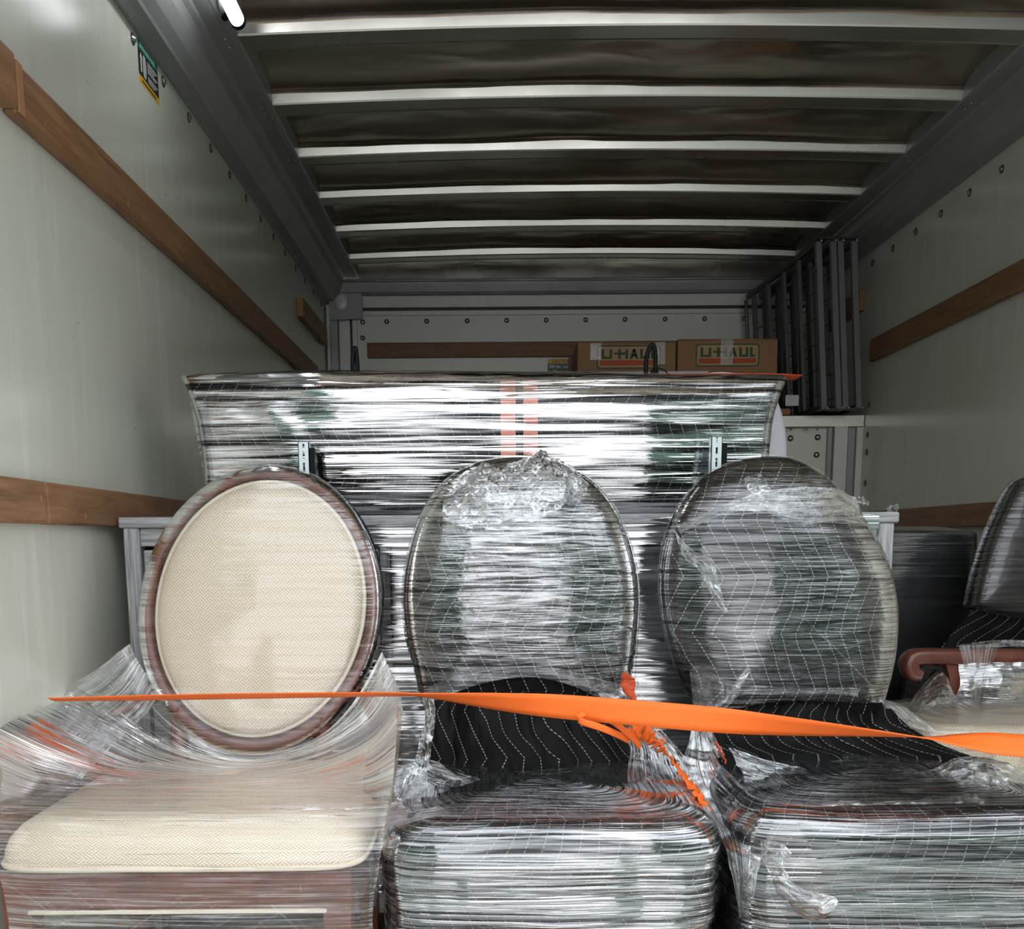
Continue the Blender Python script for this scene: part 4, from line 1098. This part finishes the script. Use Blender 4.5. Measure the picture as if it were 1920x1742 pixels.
c2 = black_chair('quilted_armchair', 'middle oval-back chair wrapped in black quilt and clear film', 'film_back', ob2f, ob2, A.x, B.x, 1.45,
 [[(812, 1262, 1.96), (900, 1250, 1.95), (1000, 1248, 1.95), (1100, 1260, 1.95), (1180, 1285, 1.96)],
  [(800, 1330, 1.92), (900, 1320, 1.89), (1000, 1315, 1.88), (1100, 1330, 1.89), (1200, 1355, 1.92)],
  [(796, 1400, 1.88), (900, 1395, 1.84), (1000, 1390, 1.83), (1120, 1400, 1.84), (1230, 1420, 1.88)],
  [(770, 1475, 1.80), (900, 1485, 1.76), (1020, 1485, 1.76), (1160, 1485, 1.76), (1290, 1490, 1.80)],
  [(735, 1540, 1.66), (880, 1530, 1.66), (1020, 1530, 1.66), (1180, 1530, 1.66), (1330, 1540, 1.66)]], zt2, 11, den2)
def dens2(X, Y, Z):
    if Y > 1.8: return .3
    v = .5+.5*fbm((X*3, Z*6, 5), 1.2)
    if Z > zt2-.055: v *= .5
    xr = (X-A.x)/(B.x-A.x)
    v += .7*math.exp(-((xr-.85)/.22)**2)*(.8+.6*fbm((X*9, Z*9, 1), 1))
    return max(.15, v)
block('seat_film', A.x, B.x, 1.45, 1.92, .13, zt2, M['film_seat'], c2, tr=.055, off=.005, lump=.012, ls=5, seed=11, n=240, pw=7, den=dens2, streak=.0025)
# right-hand black chair
ob3 = [(1452, 855), (1510, 866), (1565, 905), (1615, 965), (1655, 1035), (1674, 1105), (1676, 1180), (1664, 1250), (1645, 1310), (1630, 1350), (1540, 1365), (1440, 1365), (1345, 1350), (1300, 1320), (1270, 1260), (1245, 1180), (1236, 1100), (1243, 1030), (1268, 960), (1315, 900), (1380, 866)]
ob3f = ob3[:9]+[(1642, 1308), (1590, 1304), (1500, 1299), (1420, 1302), (1370, 1315), (1320, 1328), (1298, 1315)]+ob3[14:]
A3 = onY(1392, 1600, 1.46); X31 = A3.x+.545; zt3 = onY(1650, 1512, 1.50).z
def den3(x, z, s):
    c = onY(1455, 1100, 1.97); dx, dz = (x-c.x)/.22, (z-c.z)/.26
    v = .22+.25*fbm((x*4, z*4, 2), 1.5)
    v += .9*math.exp(-((dz-.62-dx*.12)/.10)**2)*math.exp(-((dx+.15)/.5)**2)
    v += .35*math.exp(-((dz)/.5)**2-((dx-.2)/.6)**2)
    if dz > .78: v *= .25
    v += .8*math.exp(-((dx+.45+.25*dz)/.12)**2-((dz+.45)/.45)**2)
    return max(.08, v)
c3 = black_chair('quilted_armchair', 'rightmost oval-back chair wrapped in black quilt, its bare quilt crown showing above the film', 'film_back_dark', ob3f, ob3, A3.x, X31, 1.46,
 [[(1330, 1300, 1.96), (1420, 1295, 1.95), (1500, 1295, 1.95), (1580, 1298, 1.95), (1642, 1308, 1.96)],
  [(1320, 1345, 1.90), (1420, 1345, 1.87), (1500, 1345, 1.86), (1600, 1350, 1.87), (1690, 1360, 1.88)],
  [(1330, 1400, 1.86), (1420, 1400, 1.84), (1520, 1400, 1.83), (1640, 1400, 1.83), (1760, 1400, 1.84)],
  [(1360, 1440, 1.76), (1460, 1435, 1.75), (1580, 1435, 1.75), (1700, 1440, 1.75), (1860, 1440, 1.76)],
  [(1390, 1510, 1.62), (1480, 1500, 1.62), (1620, 1500, 1.62), (1780, 1500, 1.62), (1940, 1500, 1.62)]], zt3, 23, den3)
def dens3(X, Y, Z):
    if Y > 1.8: return .3
    v = .45+.5*fbm((X*3, Z*6, 15), 1.2)
    if Z > zt3-.045: v *= .5
    return max(.12, v)
block('seat_film', A3.x, X31, 1.46, 1.93, .13, zt3, M['film_seat'], c3, tr=.055, off=.005, lump=.012, ls=5, seed=23, n=240, pw=7, den=dens3, streak=.0025)
# ---- loose film sheets and crumples
def crumple(rows, par, seed, nu=70, nv=50, amp=.012, rs=16, mat='film_crumple', nm='film_crumple', across=False):
    return patch(nm, rows, M[mat], par, nu, nv, rough=amp, rs=rs, ridge=amp*.6, seed=seed, across=across)
# crown of the middle chair
crumple([[(850, 905, 1.96, .5), (900, 875, 1.96, 1), (960, 872, 1.96, 1.2), (1015, 846, 1.96, 1.2), (1060, 868, 1.96, 1.2), (1100, 905, 1.96, 1)],
         [(835, 935, 1.92, .7), (900, 905, 1.90, 1), (965, 895, 1.89, 1.3), (1020, 880, 1.89, 1.3), (1070, 900, 1.90, 1.2), (1105, 915, 1.93, 1)],
         [(830, 960, 1.91, .5), (900, 950, 1.885, 1), (970, 935, 1.88, 1.2), (1030, 920, 1.88, 1.2), (1065, 930, 1.89, 1), (1090, 935, 1.92, .8)],
         [(830, 1000, 1.905, .2), (900, 1000, 1.885, .4), (980, 985, 1.88, .5), (1040, 960, 1.88, .5), (1060, 950, 1.885, .5), (1075, 948, 1.90, .4)]], c2, 5, 120, 80, .016, 20)
# left fold of the middle chair: film running down beside the arm
crumple([[(790, 1300, 1.92, .8), (812, 1300, 1.90, .6)], [(795, 1360, 1.86, .9), (815, 1365, 1.84, .5)], [(775, 1430, 1.74, .9), (800, 1445, 1.74, .4)], [(738, 1510, 1.58, .9), (770, 1520, 1.6, .4)], [(706, 1590, 1.44, .9), (745, 1590, 1.43, .5)]], c2, 6, 30, 80, .010, 14, 'film_drape', 'film_side', True)
crumple([[(745, 1440, 1.74, .8), (800, 1425, 1.78, .7), (880, 1450, 1.74, .8), (960, 1475, 1.70, .9), (1040, 1470, 1.68, .9), (1160, 1480, 1.68, .8), (1290, 1480, 1.7, .8)],
         [(728, 1500, 1.60, .8), (800, 1490, 1.62, .7), (880, 1495, 1.62, .7), (960, 1500, 1.62, .9), (1040, 1500, 1.62, .8), (1160, 1500, 1.62, .7), (1310, 1510, 1.62, .8)],
         [(715, 1560, 1.47, .6), (800, 1535, 1.49, .5), (880, 1532, 1.49, .5), (960, 1530, 1.49, .5), (1040, 1530, 1.49, .5), (1180, 1532, 1.49, .5), (1340, 1545, 1.48, .6)]], c2, 7, 130, 50, .009, 12, 'film_crumple', 'film_crumple')
# right fold: sheet from the back down to the seat corner, covering the orange strap
crumple([[(1120, 1300, 1.90, .8), (1160, 1290, 1.92, .9), (1192, 1262, 1.93, 1)], [(1150, 1350, 1.86, .2), (1190, 1345, 1.86, .6), (1215, 1335, 1.86, .8)], [(1180, 1400, 1.80, .3), (1235, 1400, 1.80, .7), (1262, 1395, 1.80, .8)], [(1180, 1470, 1.66, .5), (1270, 1480, 1.66, .7), (1320, 1470, 1.68, .8)], [(1240, 1530, 1.54, .5), (1320, 1545, 1.5, .7), (1362, 1560, 1.5, .9)]], c2, 8, 40, 80, .008, 9, 'film_drape', 'film_side', True)
# bottom hem of the back film on both black chairs
crumple([[(800, 1290, 1.90, .6), (870, 1262, 1.885, .7), (960, 1250, 1.88, .7), (1050, 1255, 1.88, .8), (1130, 1275, 1.885, .9), (1190, 1290, 1.91, .9)], [(805, 1320, 1.90, .5), (870, 1285, 1.885, .6), (960, 1262, 1.88, .7), (1050, 1270, 1.88, .7), (1120, 1300, 1.885, .8), (1170, 1330, 1.90, .7)]], c2, 9, 90, 14, .004, 12, 'film_drape', 'film_hem')
crumple([[(1290, 1240, 1.93, .6), (1350, 1270, 1.89, .8), (1420, 1285, 1.88, .7), (1500, 1290, 1.88, .6), (1580, 1290, 1.885, .6), (1650, 1290, 1.92, .7)], [(1300, 1325, 1.92, .9), (1350, 1322, 1.89, 1), (1400, 1302, 1.88, .7), (1500, 1300, 1.88, .5), (1580, 1304, 1.885, .5), (1640, 1312, 1.92, .6)]], c3, 10, 90, 20, .005, 12, 'film_drape', 'film_hem')
# band across the crown of the right chair
crumple([[(1265, 985, 1.94, .9), (1340, 955, 1.90, 1.1), (1420, 925, 1.885, 1.4), (1500, 915, 1.885, 1), (1570, 918, 1.90, .9), (1600, 935, 1.93, .8)], [(1275, 1000, 1.94, .6), (1350, 968, 1.89, 1), (1430, 960, 1.875, 1.3), (1500, 985, 1.875, .8), (1580, 975, 1.89, .5), (1630, 990, 1.93, .4)]], c3, 12, 100, 22, .006, 14, 'film_crumple', 'film_band')
crumple([[(1395, 895, 1.90, .8), (1425, 888, 1.89, 1)], [(1400, 915, 1.885, 1), (1435, 905, 1.88, 1)], [(1415, 932, 1.88, 1), (1445, 920, 1.88, 1)]], c3, 13, 24, 24, .010, 30)
# diagonal torn edge on the left of the right chair
crumple([[(1262, 990, 1.95, .8), (1268, 1000, 1.94, .8)], [(1280, 1040, 1.92, 1), (1300, 1035, 1.91, .9)], [(1310, 1070, 1.90, 1.2), (1335, 1050, 1.89, 1.2)], [(1330, 1110, 1.89, 1), (1350, 1100, 1.885, 1)], [(1355, 1150, 1.885, .6), (1365, 1150, 1.88, .5)]], c3, 14, 20, 60, .006, 20, 'film_crumple', 'film_band', True)
# rope of film at the lower left of the right chair
crumple([[(1300, 1330, 1.90, 1.2), (1350, 1318, 1.87, 1.2), (1375, 1285, 1.86, 1.3), (1400, 1250, 1.86, 1.1)], [(1310, 1345, 1.90, 1), (1360, 1328, 1.865, 1.2), (1388, 1290, 1.855, 1.2), (1408, 1255, 1.86, 1)]], c3, 15, 60, 10, .006, 20, 'film_crumple', 'film_band')
# sheet between the two black chairs
crumple([[(1302, 1330, 1.90, .9), (1318, 1330, 1.90, .9)], [(1290, 1395, 1.84, .8), (1345, 1390, 1.84, .8)], [(1278, 1440, 1.78, .6), (1385, 1455, 1.76, .7)], [(1300, 1500, 1.66, .5), (1415, 1510, 1.64, .8)], [(1345, 1560, 1.52, .4), (1430, 1580, 1.50, .9)], [(1372, 1630, 1.46, .3), (1420, 1640, 1.45, .5)], [(1386, 1720, 1.46, .05), (1400, 1720, 1.46, .05)]], c3, 16, 50, 90, .008, 9, 'film_drape', 'film_side', True)
# rim of film along the seat top of the right chair
crumple([[(1360, 1395, 1.80, .5), (1440, 1425, 1.74, .7), (1540, 1448, 1.70, .8), (1640, 1455, 1.68, .8), (1740, 1445, 1.68, .9), (1800, 1420, 1.70, 1.1), (1880, 1430, 1.7, 1), (1960, 1470, 1.7, .8)],
         [(1400, 1470, 1.64, .7), (1460, 1475, 1.62, .9), (1560, 1480, 1.60, 1.1), (1640, 1488, 1.60, 1.1), (1740, 1480, 1.60, 1.2), (1820, 1465, 1.62, 1.1), (1890, 1475, 1.62, 1), (1960, 1500, 1.62, .8)],
         [(1425, 1540, 1.48, .5), (1480, 1520, 1.49, .6), (1560, 1512, 1.49, .6), (1640, 1510, 1.49, .6), (1740, 1508, 1.49, .6), (1820, 1508, 1.49, .6), (1890, 1510, 1.49, .6), (1960, 1515, 1.49, .6)]], c3, 17, 150, 60, .012, 14, 'film_crumple', 'film_crumple')
# loose flap hanging in front of the right seat
crumple([[(1425, 1575, 1.44, 1.0), (1460, 1580, 1.425, 1.2), (1482, 1600, 1.42, 1.1)], [(1428, 1610, 1.44, .7), (1455, 1625, 1.42, 1), (1475, 1628, 1.42, 1)], [(1445, 1650, 1.43, .5), (1470, 1660, 1.415, .8), (1500, 1665, 1.42, .8)], [(1470, 1695, 1.43, .5), (1510, 1695, 1.41, .6), (1560, 1680, 1.42, 1.0)], [(1520, 1730, 1.43, 1), (1545, 1720, 1.415, .8), (1568, 1690, 1.42, 1.3)]], c3, 18, 50, 70, .012, 18, 'film_crumple', 'film_flap', True)
# film stretched from the right chair's back to the neighbour (right side)
crumple([[(1640, 1300, 1.92, .6), (1655, 1310, 1.92, .7)], [(1660, 1330, 1.90, .6), (1700, 1330, 1.90, .7)], [(1690, 1360, 1.88, .6), (1760, 1375, 1.88, .8)]], c3, 19, 24, 40, .004, 10, 'film_drape', 'film_side', True)
# tuft on the dresser's right corner
for (x, y, s, Y) in ((1672, 948, 12, 2.14), (1610, 935, 16, 2.10), (1840, 995, 14, 2.8)):
    par = dr if Y < 2.5 else None
    rows = [[(x-s, y+s*.6, Y, .9), (x, y-s*.2, Y-.02, 1.2), (x+s, y+s*.5, Y, .9)], [(x-s*.6, y+s, Y, .9), (x, y+s*.8, Y-.02, 1), (x+s*.8, y+s, Y, .9)]]
    if par: crumple(rows, par, 30+x, 24, 16, .012, 40)
# orange strap pieces under the film
def rib(name, pts, width, mat, par, n=60, jit=0, seed=0):
    P_ = []
    for i, (px, py, Y, ang, ws) in enumerate(spline(pts, n)):
        p = onY(px, py, Y); P_.append((p.x, p.y, p.z, ang+jit*fbm((i*.5, seed, 0), 1)*3, ws*(1+jit*fbm((i*.9, seed, 3), 1))))
    return ribbon(name, P_, width, mat, par, n)
rib('strap_knot', [(1168, 1262, 1.885, .2, .3), (1176, 1275, 1.88, .2, 1.1), (1180, 1295, 1.88, .2, .8), (1192, 1312, 1.88, .3, .2)], .026, M['orange_dark'], c2, 30, .2, 3)
o_ = rib('loose_strap', [(1180, 1375, 1.77, .3, .7), (1205, 1372, 1.76, .1, 1.3), (1235, 1395, 1.74, .5, 1), (1265, 1430, 1.71, .9, .7), (1295, 1470, 1.66, 1.2, .8), (1330, 1520, 1.58, 1.4, .5)], .026, M['orange'], None, 90, .7, 5)
tag(o_, 'crinkled orange strap tail lying under film on the middle chair arm', 'strap')
o_ = rib('loose_strap', [(1342, 1392, 1.82, .2, .4), (1362, 1430, 1.78, .5, .7), (1378, 1490, 1.69, .4, .8), (1388, 1530, 1.60, .6, .6), (1385, 1555, 1.56, .4, .3)], .020, M['orange_dark'], None, 60, .5, 8)
tag(o_, 'faded red strap length seen through film between the two black chairs', 'strap')
# ================================================================== ORANGE RATCHET STRAP ACROSS THE LOAD
sp_ = thing('load_strap', 'long bright orange webbing strap stretched across the front of all three chairs', 'strap', (0, 1.6, .6))
L0 = onX(96, 1311, XL+.03); Bd = onY(790, 1303, 1.63); R1 = onY(1920, 1397, 1.47)
keys = [(96, 1311, L0.y, 1.30, 1), (300, 1307, 1.76, 1.22, 1), (560, 1303, 1.68, 1.24, 1), (730, 1301, 1.64, 1.28, 1), (800, 1303.5, 1.63, 1.25, 1), (950, 1316.5, 1.61, .62, 1), (1080, 1327, 1.595, .15, 1), (1300, 1346, 1.565, 0, 1), (1450, 1359, 1.54, .55, 1), (1600, 1371, 1.52, 1.05, 1), (1740, 1383, 1.50, 1.47, 1), (1790, 1387, 1.49, 1.80, 1), (1860, 1393, 1.48, 2.25, 1), (1920, 1398, 1.47, 2.35, 1), (2100, 1413, 1.44, 2.8, 1), (2400, 1438, 1.40, 3.1, 1)]
Sx = spline(keys, 260); pts = [(*onY(k[0], k[1], k[2]), k[3], 1) for k in Sx]
pe = Vector(pts[-1][:3]); pq = Vector(pts[-6][:3]); dd = (pe-pq).normalized()
tt = (XR-.03-pe.x)/dd.x
for k in range(1, 9): q = pe+dd*tt*k/8; pts.append((q.x, q.y, q.z, 3.1, 1))
P = []; UV = []; acc = 0; n = len(pts)-1
for i, s in enumerate(pts):
    p = Vector(s[:3]); q = Vector(pts[min(i+1, n)][:3]); r = Vector(pts[max(i-1, 0)][:3]); t_ = (q-r).normalized()
    if i: acc += (p-Vector(pts[i-1][:3])).length
    up = (Vector((0, 0, 1))-t_*t_.z).normalized(); sd = t_.cross(up); w_ = up*math.cos(s[3])+sd*math.sin(s[3])
    P.append([p+w_*.0205*k for k in (-1, -.5, 0, .5, 1)]); UV.append([(acc, k*.01) for k in range(5)])
grid('webbing', P, M['orange'], sp_, UV, solid=.0016)
# small folded tail hanging from the strap
tl = [(1095, 1336, 1.59, .9), (1086, 1345, 1.585, .5), (1092, 1353, 1.58, .2), (1120, 1362, 1.58, 0), (1150, 1374, 1.60, 0), (1178, 1388, 1.64, 0)]
rib('folded_tail', [(*a_[:3], a_[3], 1) for a_ in tl], .011, M['orange'], sp_, 40)
tl = [(1094, 1337, 1.60, .9), (1120, 1341, 1.60, .4), (1150, 1354, 1.61, .2), (1180, 1378, 1.63, .2), (1200, 1400, 1.66, .2)]
rib('folded_tail', [(*a_[:3], a_[3], 1) for a_ in tl], .010, M['orange'], sp_, 40)
# ================================================================== RIGHT-HAND GOODS
# black wrapped cabinet
A = onY(1640, 992, 2.85); B = onY(1838, 992, 2.85)
t = thing('wrapped_cabinet', 'black film-wrapped cabinet standing against the right wall behind the dresser', 'cabinet', ((A.x+B.x)/2, 3.05, 0))
block('wrapping', A.x, B.x, 2.86, 3.25, 0.0, A.z-.01, M['black_wrap'], t, tr=.015, lump=.004, n=120, pw=20)
block('stretch_film', A.x, B.x, 2.86, 3.25, 0.0, A.z-.01, M['film_dark'], t, tr=.015, off=.005, lump=.004, n=120, pw=20, den=lambda X, Y, Z: .5+2.5*(Z > .80)+1.2*math.exp(-((X-1.28)/.03)**2)*(.5+fbm((X*20, Z*14, 2), 1)))  # whiter upright streak in the film stands in for a highlight
# slanted wrapped chair back further right
t = thing('wrapped_chair', 'black quilted chair leaning at the right edge, its slanted back wrapped in film', 'chair', (1.35, 2.7, 0))
YQ = 2.62
osl = [(1908, 905), (1950, 893), (1990, 900), (2000, 1000), (1998, 1150), (1980, 1180), (1905, 1162), (1822, 1142), (1815, 1120), (1840, 1040), (1872, 965)]
pillow('back_quilt', osl, YQ, .05, M['black_wrap'], t, lean=.1, back=.8, p=3.5)
pillow('back_film', osl, YQ, .055, M['film_dark'], t, off=.004, lean=.1, back=.9, p=3.5, lump=.004)
patch('quilt_fold', [[(1830, 1140, 2.59), (1900, 1160, 2.58), (1960, 1175, 2.58), (1995, 1180, 2.58)], [(1790, 1180, 2.57), (1880, 1200, 2.54), (1950, 1212, 2.53), (1995, 1220, 2.53)], [(1745, 1240, 2.54), (1860, 1255, 2.50), (1950, 1260, 2.5), (1995, 1260, 2.5)]], M['quilt_side'], t, 50, 30, rough=.02, rs=5, seed=2, solid=.004)
x0 = onY(1750, 1230, 2.55).x
block('seat_quilt', x0, XR-.035, 2.50, 2.80, .0, onY(1800, 1258, 2.52).z, M['quilt_side'], t, tr=.05, lump=.006)
block('seat_film', x0, XR-.035, 2.50, 2.80, .0, onY(1800, 1258, 2.52).z, M['film_dark'], t, tr=.05, lump=.006, off=.005)
# armchair seen side on: near seat side, far scroll arm
t = thing('scroll_arm_chair', 'cream-seated mahogany armchair with scroll arm under cloudy film at the right edge', 'chair', (1.2, 2.2, 0))
YA = 2.32
ap = spline([(1722, 1250), (1709, 1246), (1703, 1230), (1712, 1218), (1740, 1215), (1790, 1216), (1850, 1216), (1920, 1216), (1990, 1215), (2050, 1215)], 60)
P = []
for i, (px, py) in enumerate(ap):
    c = onY(px, py+15, YA); q = onY(*ap[min(i+1, 60)], YA); r = onY(*ap[max(i-1, 0)], YA); tg = (q-r).normalized()
    nrm = Vector((tg.z, 0, -tg.x)); rz = .0185 if i > 8 else .012+.0065*math.sin(i/8*math.pi/2)
    P.append([c+nrm*rz*math.copysign(abs(math.cos(a_))**.5, math.cos(a_))+Vector((0, .026*math.copysign(abs(math.sin(a_))**.5, math.sin(a_)), 0)) for a_ in [2*math.pi*k/16 for k in range(16)]])
o_ = grid('armrest', P, M['mahogany'], t, closed=True)
bm = bmesh.new(); bm.from_mesh(o_.data); bm.verts.ensure_lookup_table(); bm.faces.new([bm.verts[k] for k in range(16)]); bm.to_mesh(o_.data); bm.free()
px_ = spline([(1777, 1238), (1784, 1262), (1787, 1290), (1785, 1345)], 14); P = []
for (px, py) in px_:
    c = onY(px, py, YA); P.append([c+Vector((.0125*a_, .014*b_, 0)) for a_, b_ in ((-1, -1), (1, -1), (1, 1), (-1, 1))])
grid('arm_post', P, M['mahogany'], t, closed=True, smooth=False)
zs4 = onY(1800, 1332, 2.2).z; SXa = DX1+.018; SXb = XR-.09
block('seat', SXa, SXb, 1.985, 2.37, zs4-.12, zs4, M['cream'], t, tr=.045, n=120, pw=6, dome=.010)
def dsc(X, Y, Z): return .45+.5*(Y > 2.1)+.4*fbm((X*5, Y*5, 1), 1)
block('seat_film', SXa, SXb, 1.985, 2.37, zs4-.12, zs4, M['film_drape'], t, tr=.045, n=120, pw=6, off=.005, dome=.018, lump=.008, ls=8, den=dsc)
boxo('seat_rail', (SXa+.02, 1.995, zs4-.17), (SXb-.01, 2.36, zs4-.12), M['mahogany'], t, .004)
for x in (SXa+.05, SXb-.04):
    for y in (2.03, 2.33): bmo('leg', leg(x, y, 0, 0, zs4-.14), M['mahogany'], t)
boxo('backrest', (SXb-.02, 2.0, zs4), (SXb+.045, 2.36, zs4+.42), M['cream'], t, .02, 3)
patch('side_film', [[(1797, 1244, 2.30, 1), (1850, 1242, 2.29, 1.1), (1920, 1242, 2.28, 1.1), (1990, 1243, 2.28, 1)], [(1797, 1290, 2.29, 1), (1850, 1290, 2.27, 1.2), (1920, 1290, 2.26, 1.2), (1990, 1290, 2.26, 1)], [(1785, 1328, 2.26, 1.1), (1850, 1335, 2.22, 1.2), (1920, 1338, 2.2, 1.2), (1990, 1338, 2.2, 1)]], M['film_silver'], t, 80, 50, rough=.010, rs=12, seed=31)
patch('film_wisp', [[(1798, 1209, 2.30, .7), (1870, 1200, 2.29, 1), (1960, 1202, 2.28, 1)], [(1800, 1218, 2.28, .6), (1870, 1213, 2.28, .8), (1960, 1213, 2.28, .8)]], M['film_crumple'], t, 60, 8, rough=.006, rs=20, seed=32)
patch('film_wisp', [[(1795, 1210, 2.285, .5), (1850, 1208, 2.28, .5), (1875, 1208, 2.285, .8)], [(1815, 1270, 2.25, .5), (1840, 1270, 2.25, .4), (1855, 1265, 2.25, .7)], [(1825, 1330, 2.18, .9), (1835, 1330, 2.18, .8), (1838, 1328, 2.18, .9)]], M['film_drape'], t, 24, 40, rough=.004, rs=12, seed=33, across=True)
crumple([[(1690, 1340, 2.20, .3), (1730, 1285, 2.30, .8), (1765, 1258, 2.31, 1), (1780, 1300, 2.29, .8)], [(1695, 1360, 2.08, .3), (1730, 1335, 2.15, .6), (1770, 1325, 2.17, .7), (1800, 1325, 2.18, .8)]], t, 40, 50, 30, .012, 16, 'film_drape', 'film_crumple')
